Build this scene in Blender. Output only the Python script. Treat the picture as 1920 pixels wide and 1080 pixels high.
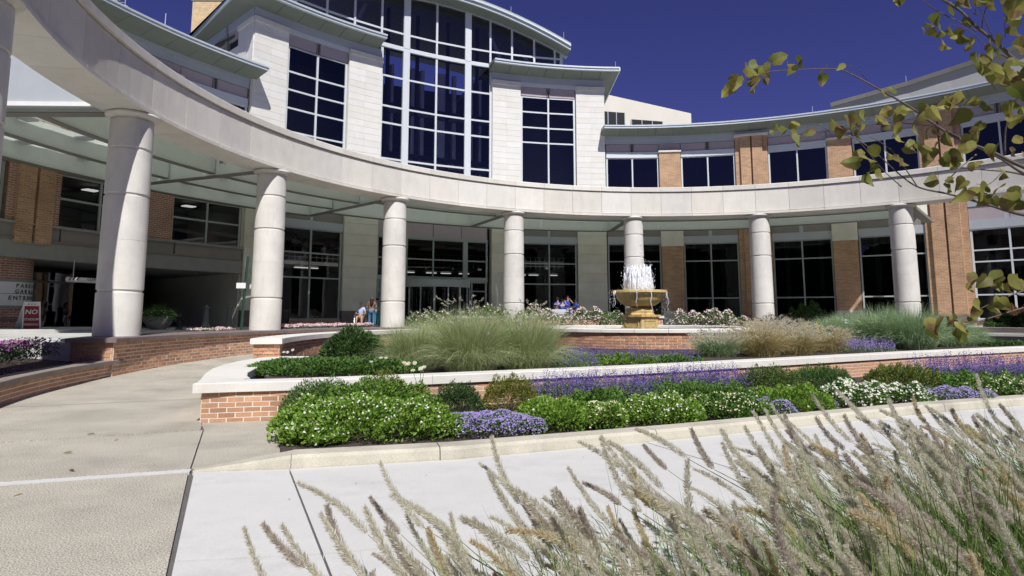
import bpy, math, random
import numpy as np
from mathutils import Vector, Matrix
random.seed(7); rng = np.random.default_rng(7)
for o in list(bpy.data.objects): bpy.data.objects.remove(o)
S = bpy.context.scene; COL = S.collection
R_ = math.radians
# ------------------------------------------------------------------ camera, sky, sun, exposure
FPX, CYP, PITCH, EYE = 1190.0, 444.0, R_(7.05), 1.62
cd = bpy.data.cameras.new('camera'); cam = bpy.data.objects.new('camera', cd); COL.objects.link(cam)
cam.location = (0, 0, EYE); cam.rotation_euler = (math.pi/2 + PITCH, 0, 0)
cd.sensor_width = 36; cd.lens = FPX/1920*36; cd.shift_y = -(540-CYP)/1920; cd.clip_start = .05; cd.clip_end = 2000
S.camera = cam
S.render.resolution_x = 1024; S.render.resolution_y = 576
SUN_AZ, SUN_EL = 164.6, 49.0          # azimuth clockwise from +Y
w = bpy.data.worlds.new('World'); S.world = w; w.use_nodes = True
nt = w.node_tree; bg = nt.nodes['Background']
sky = nt.nodes.new('ShaderNodeTexSky'); sky.sky_type = 'NISHITA'; sky.sun_disc = False
sky.sun_elevation = R_(SUN_EL); sky.sun_rotation = R_(SUN_AZ); sky.altitude = 300; sky.air_density = .8; sky.dust_density = .15; sky.ozone_density = 4
mx = nt.nodes.new('ShaderNodeMix'); mx.data_type = 'RGBA'; mx.blend_type = 'MULTIPLY'; mx.inputs[0].default_value = 1
mx.inputs[7].default_value = (.41, .29, .60, 1)
nt.links.new(sky.outputs[0], mx.inputs[6]); nt.links.new(mx.outputs[2], bg.inputs[0]); bg.inputs[1].default_value = .092
sl = bpy.data.lights.new('sun', 'SUN'); sl.energy = 4.6; sl.angle = R_(.53); sl.color = (1, .975, .94)
so = bpy.data.objects.new('sun', sl); COL.objects.link(so)
sd = Vector((math.sin(R_(SUN_AZ))*math.cos(R_(SUN_EL)), math.cos(R_(SUN_AZ))*math.cos(R_(SUN_EL)), math.sin(R_(SUN_EL))))
so.rotation_euler = sd.to_track_quat('Z', 'Y').to_euler()
so.location = (0, 0, 60)
vs = S.view_settings; vs.view_transform = 'Standard'; vs.look = 'None'; vs.exposure = .17; vs.gamma = 1; vs.use_curve_mapping = False
S.render.engine = 'CYCLES'

# ------------------------------------------------------------------ geometry of the place
CX, CY = 8.6, 18.65                   # centre of the ring
def PP(t, R, z=0.0):
    a = R_(t); return (CX + R*math.sin(a), CY + R*math.cos(a), z)
def ray(px, py):
    xc = (px-960)/FPX; yc = -(py-CYP)/FPX
    return (xc, math.cos(PITCH)-yc*math.sin(PITCH), math.sin(PITCH)+yc*math.cos(PITCH))
def G(px, py, z):
    d = ray(px, py); t = (z-EYE)/d[2]; return (d[0]*t, d[1]*t, z)
def Q(px, py, Y):
    d = ray(px, py); t = Y/d[1]; return (d[0]*t, Y, EYE+d[2]*t)

# ------------------------------------------------------------------ materials
def nodes(m):
    m.use_nodes = True; return m.node_tree, m.node_tree.nodes['Principled BSDF']
def mat(name, col, rough=.7, var=.12, scale=3., bump=0., bscale=40., metal=0., spec=.4, objvar=0., col2=None, island=0., fine=0., fscale=120., streak=0., blot=0.):
    m = bpy.data.materials.new(name); t, p = nodes(m); L = t.links
    p.inputs['Roughness'].default_value = rough; p.inputs['Metallic'].default_value = metal
    p.inputs['Specular IOR Level'].default_value = spec
    tc = t.nodes.new('ShaderNodeNewGeometry'); src = tc.outputs['Position']
    n = t.nodes.new('ShaderNodeTexNoise'); n.inputs['Scale'].default_value = scale; n.inputs['Detail'].default_value = 6; n.inputs['Roughness'].default_value = .65
    L.new(src, n.inputs['Vector'])
    mr = t.nodes.new('ShaderNodeMapRange'); mr.inputs[1].default_value = .3; mr.inputs[2].default_value = .7
    mr.inputs[3].default_value = 1-var; mr.inputs[4].default_value = 1+var; L.new(n.outputs[0], mr.inputs[0])
    val = mr.outputs[0]
    def mul(a, b):
        x = t.nodes.new('ShaderNodeMath'); x.operation = 'MULTIPLY'; L.new(a, x.inputs[0]); L.new(b, x.inputs[1]); return x.outputs[0]
    def rnd(sock, amt):
        r = t.nodes.new('ShaderNodeMapRange'); r.inputs[3].default_value = 1-amt; r.inputs[4].default_value = 1+amt; L.new(sock, r.inputs[0]); return r.outputs[0]
    oi = None
    if objvar or (col2 and not island):
        oi = t.nodes.new('ShaderNodeObjectInfo')
    if objvar: val = mul(val, rnd(oi.outputs['Random'], objvar))
    if island: val = mul(val, rnd(tc.outputs['Random Per Island'], island))
    if fine:
        fn = t.nodes.new('ShaderNodeTexNoise'); fn.inputs['Scale'].default_value = fscale; fn.inputs['Detail'].default_value = 3; L.new(src, fn.inputs['Vector'])
        fr = t.nodes.new('ShaderNodeMapRange'); fr.inputs[1].default_value = .35; fr.inputs[2].default_value = .65; fr.inputs[3].default_value = 1-fine; fr.inputs[4].default_value = 1+fine
        L.new(fn.outputs[0], fr.inputs[0]); val = mul(val, fr.outputs[0])
    for amt, scl, lo, hi in ((streak, (2.2, 2.2, .35), .50, .72), (blot, (.55, .55, .55), .50, .70)):
        if amt:
            mp_ = t.nodes.new('ShaderNodeMapping'); mp_.inputs['Scale'].default_value = scl; L.new(src, mp_.inputs[0])
            sn_ = t.nodes.new('ShaderNodeTexNoise'); sn_.inputs['Scale'].default_value = 1.6; sn_.inputs['Detail'].default_value = 8; sn_.inputs['Roughness'].default_value = .7; L.new(mp_.outputs[0], sn_.inputs['Vector'])
            sr_ = t.nodes.new('ShaderNodeMapRange'); sr_.inputs[1].default_value = lo; sr_.inputs[2].default_value = hi; sr_.inputs[3].default_value = 1; sr_.inputs[4].default_value = 1-amt; L.new(sn_.outputs[0], sr_.inputs[0]); val = mul(val, sr_.outputs[0])
    base = None
    if col2:
        c = t.nodes.new('ShaderNodeMix'); c.data_type = 'RGBA'; c.inputs[6].default_value = (*col, 1); c.inputs[7].default_value = (*col2, 1)
        if island:
            s1 = t.nodes.new('ShaderNodeMath'); s1.operation = 'MULTIPLY'; s1.inputs[1].default_value = 7.31; L.new(tc.outputs['Random Per Island'], s1.inputs[0])
            s2 = t.nodes.new('ShaderNodeMath'); s2.operation = 'FRACT'; L.new(s1.outputs[0], s2.inputs[0]); L.new(s2.outputs[0], c.inputs[0])
        else:
            s1 = t.nodes.new('ShaderNodeMath'); s1.operation = 'MULTIPLY'; s1.inputs[1].default_value = 13.7; L.new(oi.outputs['Random'], s1.inputs[0])
            s2 = t.nodes.new('ShaderNodeMath'); s2.operation = 'FRACT'; L.new(s1.outputs[0], s2.inputs[0]); L.new(s2.outputs[0], c.inputs[0])
        base = c.outputs[2]
    hs = t.nodes.new('ShaderNodeHueSaturation'); L.new(val, hs.inputs['Value'])
    if base: L.new(base, hs.inputs['Color'])
    else: hs.inputs['Color'].default_value = (*col, 1)
    L.new(hs.outputs[0], p.inputs['Base Color'])
    if bump:
        b = t.nodes.new('ShaderNodeTexNoise'); b.inputs['Scale'].default_value = bscale; b.inputs['Detail'].default_value = 5; L.new(src, b.inputs['Vector'])
        bp = t.nodes.new('ShaderNodeBump'); bp.inputs['Strength'].default_value = bump; bp.inputs['Distance'].default_value = .01
        L.new(b.outputs[0], bp.inputs['Height']); L.new(bp.outputs[0], p.inputs['Normal'])
    return m
def leafmat(name, c1, c2, trans=.35, rough=.55, obj=False, brown=None):
    m = bpy.data.materials.new(name); t, p = nodes(m); L = t.links
    g = t.nodes.new('ShaderNodeNewGeometry'); src = g.outputs['Random Per Island']
    if obj: src = t.nodes.new('ShaderNodeObjectInfo').outputs['Random']
    c = t.nodes.new('ShaderNodeMix'); c.data_type = 'RGBA'; c.inputs[6].default_value = (*c1, 1); c.inputs[7].default_value = (*c2, 1); L.new(src, c.inputs[0])
    out = c.outputs[2]
    if brown:
        n = t.nodes.new('ShaderNodeTexNoise'); n.inputs['Scale'].default_value = 22; n.inputs['Detail'].default_value = 4; L.new(g.outputs['Position'], n.inputs['Vector'])
        r = t.nodes.new('ShaderNodeMapRange'); r.inputs[1].default_value = .5; r.inputs[2].default_value = .68; L.new(n.outputs[0], r.inputs[0])
        c3 = t.nodes.new('ShaderNodeMix'); c3.data_type = 'RGBA'; c3.inputs[7].default_value = (*brown, 1); L.new(out, c3.inputs[6]); L.new(r.outputs[0], c3.inputs[0]); out = c3.outputs[2]
    L.new(out, p.inputs['Base Color']); p.inputs['Roughness'].default_value = rough; p.inputs['Specular IOR Level'].default_value = .3
    tr = t.nodes.new('ShaderNodeBsdfTranslucent'); L.new(out, tr.inputs[0])
    ms = t.nodes.new('ShaderNodeMixShader'); ms.inputs[0].default_value = trans
    L.new(p.outputs[0], ms.inputs[1]); L.new(tr.outputs[0], ms.inputs[2]); L.new(ms.outputs[0], t.nodes['Material Output'].inputs[0])
    return m
def brickmat(name, c1, c2, mortar, bw=.3, rh=.1, ms=.012):
    m = bpy.data.materials.new(name); t, p = nodes(m); L = t.links
    uv = t.nodes.new('ShaderNodeUVMap'); b = t.nodes.new('ShaderNodeTexBrick'); L.new(uv.outputs[0], b.inputs['Vector'])
    b.inputs['Color1'].default_value = (*c1, 1); b.inputs['Color2'].default_value = (*c2, 1); b.inputs['Mortar'].default_value = (*mortar, 1)
    b.inputs['Scale'].default_value = 1; b.inputs['Mortar Size'].default_value = ms; b.inputs['Brick Width'].default_value = bw; b.inputs['Row Height'].default_value = rh
    n = t.nodes.new('ShaderNodeTexNoise'); n.inputs['Scale'].default_value = 1.3; n.inputs['Detail'].default_value = 5
    mr = t.nodes.new('ShaderNodeMapRange'); mr.inputs[1].default_value = .3; mr.inputs[2].default_value = .7; mr.inputs[3].default_value = .85; mr.inputs[4].default_value = 1.12
    gp = t.nodes.new('ShaderNodeNewGeometry'); L.new(gp.outputs['Position'], n.inputs['Vector']); L.new(n.outputs[0], mr.inputs[0])
    hs = t.nodes.new('ShaderNodeHueSaturation'); L.new(mr.outputs[0], hs.inputs['Value']); L.new(b.outputs[0], hs.inputs['Color'])
    L.new(hs.outputs[0], p.inputs['Base Color']); p.inputs['Roughness'].default_value = .85
    bp = t.nodes.new('ShaderNodeBump'); bp.inputs['Strength'].default_value = .6; bp.inputs['Distance'].default_value = .008; bp.invert = True
    L.new(b.outputs['Fac'], bp.inputs['Height']); L.new(bp.outputs[0], p.inputs['Normal'])
    return m
def glassmat(name, tint, refl=(.62, .7, .9)):
    m = bpy.data.materials.new(name); m.use_nodes = True; t = m.node_tree; L = t.links
    t.nodes.remove(t.nodes['Principled BSDF'])
    tr = t.nodes.new('ShaderNodeBsdfTransparent'); tr.inputs[0].default_value = (*tint, 1)
    gl = t.nodes.new('ShaderNodeBsdfGlossy'); gl.inputs['Roughness'].default_value = .015; gl.inputs[0].default_value = (*refl, 1)
    fr = t.nodes.new('ShaderNodeFresnel'); fr.inputs[0].default_value = 1.5
    mr = t.nodes.new('ShaderNodeMapRange'); mr.inputs[3].default_value = .05; mr.inputs[4].default_value = 1; L.new(fr.outputs[0], mr.inputs[0])
    n = t.nodes.new('ShaderNodeTexNoise'); n.inputs['Scale'].default_value = .7; gp = t.nodes.new('ShaderNodeNewGeometry'); L.new(gp.outputs['Position'], n.inputs['Vector'])
    bp = t.nodes.new('ShaderNodeBump'); bp.inputs['Strength'].default_value = .04; bp.inputs['Distance'].default_value = .05; L.new(n.outputs[0], bp.inputs['Height']); L.new(bp.outputs[0], gl.inputs['Normal'])
    ms = t.nodes.new('ShaderNodeMixShader'); L.new(mr.outputs[0], ms.inputs[0]); L.new(tr.outputs[0], ms.inputs[1]); L.new(gl.outputs[0], ms.inputs[2]); L.new(ms.outputs[0], t.nodes['Material Output'].inputs[0])
    return m
def flat(name, col, rough=.6, metal=0., spec=.4): return mat(name, col, rough, .05, 4., metal=metal, spec=spec)

M = {}
M['lime'] = mat('limestone', (.70, .68, .63), .8, .06, 1.6, .12, 60, objvar=.08, fine=.03, fscale=60, col2=(.69, .655, .585), streak=.09)
M['column'] = mat('column_stone', (.68, .66, .61), .8, .1, 1.3, .12, 60, objvar=.05, fine=.03, fscale=50, streak=.12)
M['clad'] = mat('white_cladding_stone', (.70, .69, .66), .75, .05, 1.5, .05, 60, objvar=.035, col2=(.68, .66, .6))
M['gclad'] = mat('grey_cladding_stone', (.72, .705, .61), .8, .08, 1.2, objvar=.05)
M['cap'] = mat('cast_stone_cap', (.72, .70, .64), .8, .05, 2.5, .15, 90, objvar=.03, fine=.04, fscale=90, blot=.12)
M['bcap'] = mat('brown_stone_cap', (.19, .15, .145), .8, .15, 3, .2, 70, objvar=.12, fine=.08, fscale=70)
M['gcap'] = mat('grey_brown_cap', (.26, .22, .19), .8, .15, 3, .2, 70, objvar=.1, fine=.08, fscale=70)
M['brick'] = mat('orange_brick', (.43, .225, .13), .85, .1, 9, .3, 120, objvar=.2, col2=(.53, .305, .18), fine=.06, fscale=160)
M['mortar'] = mat('pale_mortar', (.74, .70, .62), .9, .08, 5, .2, 100)
M['brickstuff'] = M['brick']
M['fbrick'] = brickmat('facade_brick', (.38, .205, .11), (.52, .31, .175), (.52, .40, .28), ms=.014)
M['rbrick'] = brickmat('red_brick', (.30, .145, .095), (.40, .21, .14), (.52, .42, .34), ms=.016)
M['tbrick'] = brickmat('tan_brick', (.62, .45, .24), (.72, .55, .32), (.55, .45, .32), .5, .16)
M['metal'] = mat('pale_metal_trim', (.45, .49, .53), .45, .04, 2, metal=.15, spec=.5)
M['frame'] = mat('window_frame', (.62, .66, .68), .45, .03, 2, metal=.1)
M['gframe'] = mat('green_grey_frame', (.36, .40, .38), .5, .04, 2)
M['fascia'] = mat('eave_fascia', (.58, .64, .67), .4, .04, 2, metal=.2)
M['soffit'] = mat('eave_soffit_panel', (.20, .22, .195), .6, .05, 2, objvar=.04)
M['roof'] = mat('roof_metal', (.33, .36, .36), .5, .08, 2)
M['mauve'] = mat('mauve_panel', (.42, .36, .38), .5, .04, 2, objvar=.04)
M['dpanel'] = mat('grey_panel', (.25, .235, .215), .6, .06, 2, objvar=.05)
M['band'] = mat('concrete_band', (.30, .305, .275), .75, .08, 2)
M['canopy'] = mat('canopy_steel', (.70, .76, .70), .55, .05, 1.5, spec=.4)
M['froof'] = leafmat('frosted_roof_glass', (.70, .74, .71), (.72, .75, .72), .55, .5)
M['canopy_shade'] = mat('canopy_steel_shaded', (.22, .215, .19), .6, .06, 2)  # same canopy steel with the underside shade put into its colour
M['glass'] = glassmat('tinted_glass', (.30, .31, .33), (.5, .52, .58))
M['uglass'] = glassmat('blue_tinted_glass', (.42, .43, .46), (.58, .61, .60))
M['aglass'] = glassmat('atrium_glass', (.72, .74, .82), (.56, .60, .62))
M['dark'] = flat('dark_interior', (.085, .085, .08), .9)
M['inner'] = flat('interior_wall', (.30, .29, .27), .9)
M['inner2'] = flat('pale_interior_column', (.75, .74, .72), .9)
M['orange'] = flat('orange_interior_wall', (.42, .16, .04), .8)
M['agg'] = mat('exposed_aggregate', (.445, .415, .345), .9, .16, .8, .8, 90, fine=.55, fscale=85, blot=.2)
M['conc'] = mat('white_concrete', (.60, .597, .572), .85, .05, .9, .15, 60, objvar=.02, fine=.03, fscale=45, blot=.17)
M['kerb'] = mat('kerb_concrete', (.52, .49, .40), .9, .10, 2.2, .35, 60, objvar=.03, fine=.1, fscale=80, blot=.3)
M['drive'] = mat('driveway_concrete', (.50, .50, .48), .85, .1, .5, .2, 40, objvar=.04, blot=.3)
M['joint'] = mat('joint_sealant', (.13, .125, .12), .8, .15, 9)
M['soil'] = mat('dark_mulch', (.065, .05, .042), .95, .5, 12, .9, 60, fine=.4, fscale=60)
M['ground'] = mat('far_ground', (.10, .11, .07), .95, .2, .3)
M['fount'] = mat('ochre_fountain_stone', (.64, .47, .20), .6, .22, 5, .2, 50, fine=.08, streak=.35)
M['wet'] = mat('wet_fountain_stone', (.34, .225, .075), .25, .25, 4, .2, 50)
M['green'] = flat('green_paint', (.02, .06, .04), .5)
M['white'] = flat('white_paint', (.75, .75, .75), .5)
M['signred'] = flat('sign_maroon', (.25, .03, .03), .5)
M['black'] = flat('black_paint', (.015, .015, .015), .5)
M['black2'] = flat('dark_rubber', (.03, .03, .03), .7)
M['steel'] = flat('brushed_steel', (.5, .5, .52), .35, .8)
M['bollard'] = flat('bollard_paint', (.22, .25, .21), .6)
M['beige'] = mat('beige_precast', (.74, .70, .60), .8, .05, .4)
M['greymetal'] = mat('grey_metal_wall', (.36, .36, .35), .6, .05, 1)
M['skin'] = flat('skin', (.45, .25, .17), .6); M['skin2'] = flat('dark_skin', (.12, .06, .035), .6)
M['hair'] = flat('dark_hair', (.02, .012, .01), .8); M['ghair'] = flat('grey_hair', (.4, .38, .36), .8)
M['blue'] = flat('blue_shirt', (.02, .07, .36), .8); M['lblue'] = flat('light_blue_shirt', (.36, .48, .66), .8); M['teal'] = flat('teal_shirt', (.03, .27, .30), .8)
M['jean'] = flat('jeans', (.07, .16, .27), .9); M['tan'] = flat('tan_trousers', (.35, .22, .12), .9); M['navy'] = flat('navy_trousers', (.02, .03, .08), .9)
M['yellow'] = flat('yellow_cloth', (.6, .5, .15), .8)
M['pattern'] = mat('floral_shirt', (.05, .03, .06), .9, .2, 30, col2=(.3, .15, .1), fine=.9, fscale=28)
M['bark'] = mat('branch_bark', (.12, .095, .085), .85, .3, 25, .5, 60)
M['tleaf'] = leafmat('redbud_leaf', (0.13, 0.16, 0.03), (0.33, 0.31, 0.08), .45, .5, True, (.20, .11, .07))
M['grassA'] = leafmat('maiden_grass_blade', (0.29, 0.36, 0.14), (0.62, 0.68, 0.39), .35)
M['grassB'] = leafmat('blue_green_blade', (0.187, 0.306, 0.145), (0.510, 0.646, 0.374), .3)
M['grassC'] = leafmat('foreground_blade', (0.090, 0.180, 0.038), (0.300, 0.405, 0.135), .35)
M['tangrass'] = leafmat('tan_grass_blade', (0.374, 0.323, 0.153), (0.680, 0.578, 0.289), .3)
M['plume'] = leafmat('grass_plume', (0.68, 0.65, 0.53), (0.86, 0.84, 0.73), .6, .9)
M['plume2'] = leafmat('golden_grass_plume', (0.68, 0.59, 0.40), (0.84, 0.77, 0.57), .6, .9)
M['plume3'] = leafmat('purple_grey_plume', (0.56, 0.50, 0.44), (0.78, 0.72, 0.63), .6, .9)
M['stalk'] = leafmat('grass_stalk', (.10, .15, .04), (.22, .25, .09), .2)
M['leafL'] = leafmat('light_green_leaf', (0.135, 0.270, 0.034), (0.297, 0.459, 0.074), .35)
M['leafM'] = leafmat('mid_green_leaf', (0.068, 0.162, 0.027), (0.176, 0.311, 0.061), .3)
M['leafD'] = leafmat('dark_green_leaf', (0.025, 0.062, 0.022), (0.075, 0.138, 0.044), .2)
M['leafY'] = leafmat('yew_leaf', (0.104, 0.143, 0.019), (0.273, 0.286, 0.052), .25)
M['leafJ'] = leafmat('juniper_leaf', (0.039, 0.104, 0.033), (0.130, 0.221, 0.065), .2)
M['leafG'] = leafmat('grey_green_leaf', (0.120, 0.195, 0.075), (0.255, 0.345, 0.150), .3)
M['fwhite'] = leafmat('white_petal', (.80, .78, .66), (.85, .84, .78), .3)
M['fcream'] = leafmat('cream_petal', (.72, .66, .40), (.85, .82, .66), .3)
M['fviolet'] = leafmat('violet_petal', (0.27, 0.21, 0.50), (0.50, 0.42, 0.76), .3)
M['fpurple'] = leafmat('salvia_petal', (0.12, 0.08, 0.33), (0.27, 0.21, 0.56), .3)
M['fpink'] = leafmat('pink_petal', (.75, .42, .50), (.85, .72, .70), .3)
M['fmag'] = leafmat('magenta_petal', (.30, .06, .25), (.60, .30, .55), .3)
M['fyel'] = leafmat('yellow_petal', (.75, .42, .02), (.80, .55, .06), .3)
M['frust'] = leafmat('rust_seedhead', (.12, .06, .03), (.28, .13, .06), .2)
def watermat():
    m = bpy.data.materials.new('white_water'); t, p = nodes(m)
    p.inputs['Base Color'].default_value = (.88, .90, .95, 1); p.inputs['Roughness'].default_value = .25
    p.inputs['Subsurface Weight'].default_value = .0
    tr = t.nodes.new('ShaderNodeBsdfTransparent'); n = t.nodes.new('ShaderNodeTexNoise'); n.inputs['Scale'].default_value = 18; n.inputs['Detail'].default_value = 4
    g = t.nodes.new('ShaderNodeNewGeometry'); mp = t.nodes.new('ShaderNodeMapping'); mp.inputs['Scale'].default_value = (1, 1, .25); t.links.new(g.outputs['Position'], mp.inputs[0]); t.links.new(mp.outputs[0], n.inputs['Vector'])
    r = t.nodes.new('ShaderNodeMapRange'); r.inputs[1].default_value = .42; r.inputs[2].default_value = .58; r.inputs[3].default_value = .45; r.inputs[4].default_value = 1; t.links.new(n.outputs[0], r.inputs[0])
    ms = t.nodes.new('ShaderNodeMixShader'); t.links.new(r.outputs[0], ms.inputs[0]); t.links.new(tr.outputs[0], ms.inputs[1]); t.links.new(p.outputs[0], ms.inputs[2]); t.links.new(ms.outputs[0], t.nodes['Material Output'].inputs[0])
    return m
M['spray'] = watermat()
M['drop'] = flat('water_drop', (.85, .88, .93), .2)
mw = bpy.data.materials.new('pool_water'); _, pw = nodes(mw); pw.inputs['Base Color'].default_value = (.03, .04, .035, 1); pw.inputs['Roughness'].default_value = .08
M['water'] = mw

# ------------------------------------------------------------------ mesh builder
class MB:
    def __init__(s): s.v = []; s.f = []; s.uv = {}
    def add(s, vs_, fs, uvs=None):
        b = len(s.v); s.v += [tuple(map(float, v)) for v in vs_]
        for i, f in enumerate(fs):
            if uvs: s.uv[len(s.f)] = uvs[i]
            s.f.append(tuple(b+k for k in f))
        return s
    def hexa(s, p):     # p: 4 bottom ccw, 4 top
        return s.add(p, [(3, 2, 1, 0), (4, 5, 6, 7), (0, 1, 5, 4), (1, 2, 6, 5), (2, 3, 7, 6), (3, 0, 4, 7)])
    def box(s, c, d, rz=0., rx=0.):
        m = Matrix.Translation(c) @ Matrix.Rotation(rz, 4, 'Z') @ Matrix.Rotation(rx, 4, 'X')
        x, y, z = d[0]/2, d[1]/2, d[2]/2
        return s.hexa([m @ Vector(q) for q in ((-x, -y, -z), (x, -y, -z), (x, y, -z), (-x, y, -z), (-x, -y, z), (x, -y, z), (x, y, z), (-x, y, z))])
    def prism(s, poly, z0, z1):
        n = len(poly); vs_ = [(p[0], p[1], z0) for p in poly]+[(p[0], p[1], z1) for p in poly]
        a = sum(poly[i][0]*poly[(i+1) % n][1]-poly[(i+1) % n][0]*poly[i][1] for i in range(n))
        f = [tuple(range(n-1, -1, -1)), tuple(range(n, 2*n))]+[(i, (i+1) % n, n+(i+1) % n, n+i) for i in range(n)]
        if a < 0: f = [tuple(reversed(q)) for q in f]
        return s.add(vs_, f)
    def prof(s, t0, t1, pr, seg=None, caps=True, cen=None):
        # pr: closed profile (R,z); extruded along theta. orientation: any
        if seg is None: seg = max(1, int(abs(t1-t0)/2.0+.5))
        n = len(pr); vs_ = []; fs = []; uvs = []
        for k in range(seg+1):
            t = t0+(t1-t0)*k/seg
            for (R, z) in pr:
                if cen: vs_.append((cen[0]+R*math.sin(R_(t)), cen[1]+R*math.cos(R_(t)), z))
                else: vs_.append(PP(t, R, z))
        a = sum(pr[i][0]*pr[(i+1) % n][1]-pr[(i+1) % n][0]*pr[i][1] for i in range(n))
        for k in range(seg):
            ta, tb = (t0+(t1-t0)*k/seg), (t0+(t1-t0)*(k+1)/seg)
            for i in range(n):
                j = (i+1) % n; f = (k*n+i, k*n+j, (k+1)*n+j, (k+1)*n+i)
                R = min(pr[i][0], pr[j][0]); vi = pr[i][1]+pr[i][0]; vj = pr[j][1]+pr[j][0]
                u = [(R_(ta)*30, vi), (R_(ta)*30, vj), (R_(tb)*30, vj), (R_(tb)*30, vi)]
                if a*(t1-t0) < 0: pass
                else: f = tuple(reversed(f)); u = list(reversed(u))
                fs.append(f); uvs.append(u)
        if caps:
            f0 = tuple(range(n)); f1 = tuple(reversed([seg*n+i for i in range(n)]))
            if a*(t1-t0) < 0: f0, f1 = tuple(reversed(f0)), tuple(reversed(f1))
            fs.append(f0); fs.append(f1)
            uvs.append([(q[0], q[1]+q[0]) for q in (pr if f0[0] == 0 else reversed(pr))]); uvs.append([(q[0], q[1]+q[0]) for q in (pr if f0[0] != 0 else reversed(pr))])
        return s.add(vs_, fs, uvs)
    def pbox(s, t0, t1, R0, R1, z0, z1, seg=None, cen=None):
        return s.prof(t0, t1, [(R0, z0), (R0, z1), (R1, z1), (R1, z0)], seg, True, cen)
    def tube(s, pts, rad, n=8, caps=True):
        pts = [Vector(p) for p in pts]; rad = rad if hasattr(rad, '__len__') else [rad]*len(pts); vs_ = []; fs = []
        for i, p in enumerate(pts):
            d = (pts[min(i+1, len(pts)-1)]-pts[max(i-1, 0)]).normalized()
            a = d.cross(Vector((0, 0, 1)));
            if a.length < .05: a = d.cross(Vector((1, 0, 0)))
            a.normalize(); b = d.cross(a)
            for k in range(n):
                th = 2*math.pi*k/n; vs_.append(p+(a*math.cos(th)+b*math.sin(th))*rad[i])
        for i in range(len(pts)-1):
            for k in range(n):
                fs.append((i*n+k, i*n+(k+1) % n, (i+1)*n+(k+1) % n, (i+1)*n+k))
        if caps: fs.append(tuple(reversed(range(n)))); fs.append(tuple((len(pts)-1)*n+k for k in range(n)))
        return s.add(vs_, fs)
    def lathe(s, c, pr, n=32, caps=True, squash=1.):
        vs_ = []; fs = []
        for (r, z) in pr:
            for k in range(n):
                th = 2*math.pi*k/n; vs_.append((c[0]+r*math.cos(th), c[1]+r*math.sin(th)*squash, c[2]+z))
        for i in range(len(pr)-1):
            for k in range(n):
                fs.append((i*n+k, i*n+(k+1) % n, (i+1)*n+(k+1) % n, (i+1)*n+k))
        if caps: fs.append(tuple(reversed(range(n)))); fs.append(tuple((len(pr)-1)*n+k for k in range(n)))
        return s.add(vs_, fs)
    def mesh(s, name, origin=(0, 0, 0)):
        me = bpy.data.meshes.new(name); ox, oy, oz = origin
        me.from_pydata([(x-ox, y-oy, z-oz) for x, y, z in s.v], [], s.f)
        uvl = me.uv_layers.new(name='UVMap'); dat = [0.0]*(2*len(me.loops)); me.update()
        for pi, p in enumerate(me.polygons):
            u = s.uv.get(pi)
            if u is None or len(u) != p.loop_total:
                nx, ny, nz = p.normal
                if abs(nz) > .8: u = [(s.v[k][0], s.v[k][1]) for k in s.f[pi]]
                else:
                    l = math.hypot(nx, ny) or 1; tx, ty = -ny/l, nx/l
                    u = [(s.v[k][0]*tx+s.v[k][1]*ty, s.v[k][2]) for k in s.f[pi]]
            for q, li in enumerate(range(p.loop_start, p.loop_start+p.loop_total)):
                dat[2*li] = u[q][0]; dat[2*li+1] = u[q][1]
        uvl.data.foreach_set('uv', dat)
        return me
    def build(s, name, m, parent=None, smooth=False, **props):
        rl = parent_world(parent)
        me = s.mesh(name, rl)
        return link(name, me, m, parent, smooth, **props)
WLOC = {}
def parent_world(p): return WLOC.get(p.name, (0, 0, 0)) if p else (0, 0, 0)
def link(name, me, m, parent=None, smooth=False, **props):
    o = bpy.data.objects.new(name, me); COL.objects.link(o)
    if m and not me.materials: me.materials.append(m)
    if smooth: me.polygons.foreach_set('use_smooth', [True]*len(me.polygons))
    if parent: o.parent = parent
    WLOC[o.name] = parent_world(parent)
    for k, v in props.items(): o[k] = v
    return o
def thing(name, label, cat, loc=(0, 0, 0), group=None):
    o = bpy.data.objects.new(name, None); COL.objects.link(o); o.location = loc; o.empty_display_size = .3
    o['label'] = label; o['category'] = cat
    if group: o['group'] = group
    WLOC[o.name] = tuple(loc); return o
def sm_angle(o, ang=35):
    me = o.data; me.polygons.foreach_set('use_smooth', [True]*len(me.polygons))
    try: me.set_sharp_from_angle(angle=R_(ang))
    except Exception: pass
    return o
def inst(name, me, m, parent, loc, rz=0., scale=(1, 1, 1), rot=None, **props):
    """a copy sharing mesh data; loc in world coordinates"""
    o = bpy.data.objects.new(name, me); COL.objects.link(o)
    if m and not me.materials: me.materials.append(m)
    pl = parent_world(parent)
    if parent: o.parent = parent
    o.location = (loc[0]-pl[0], loc[1]-pl[1], loc[2]-pl[2]); o.rotation_euler = rot if rot is not None else (0, 0, rz); o.scale = scale
    for k, v in props.items(): o[k] = v
    return o
def struct(o): o['kind'] = 'structure'; return o
def np_mesh(name, verts, faces):
    """verts (N,3), faces (M,k) numpy"""
    me = bpy.data.meshes.new(name); verts = np.asarray(verts, np.float32); faces = np.asarray(faces, np.int32); k = faces.shape[1]
    me.vertices.add(len(verts)); me.vertices.foreach_set('co', verts.ravel())
    me.loops.add(faces.size); me.loops.foreach_set('vertex_index', faces.ravel())
    me.polygons.add(len(faces)); me.polygons.foreach_set('loop_start', np.arange(0, faces.size, k, dtype=np.int32))
    me.polygons.foreach_set('loop_total', np.full(len(faces), k, np.int32)); me.update(calc_edges=True); me.validate(); return me

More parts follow.
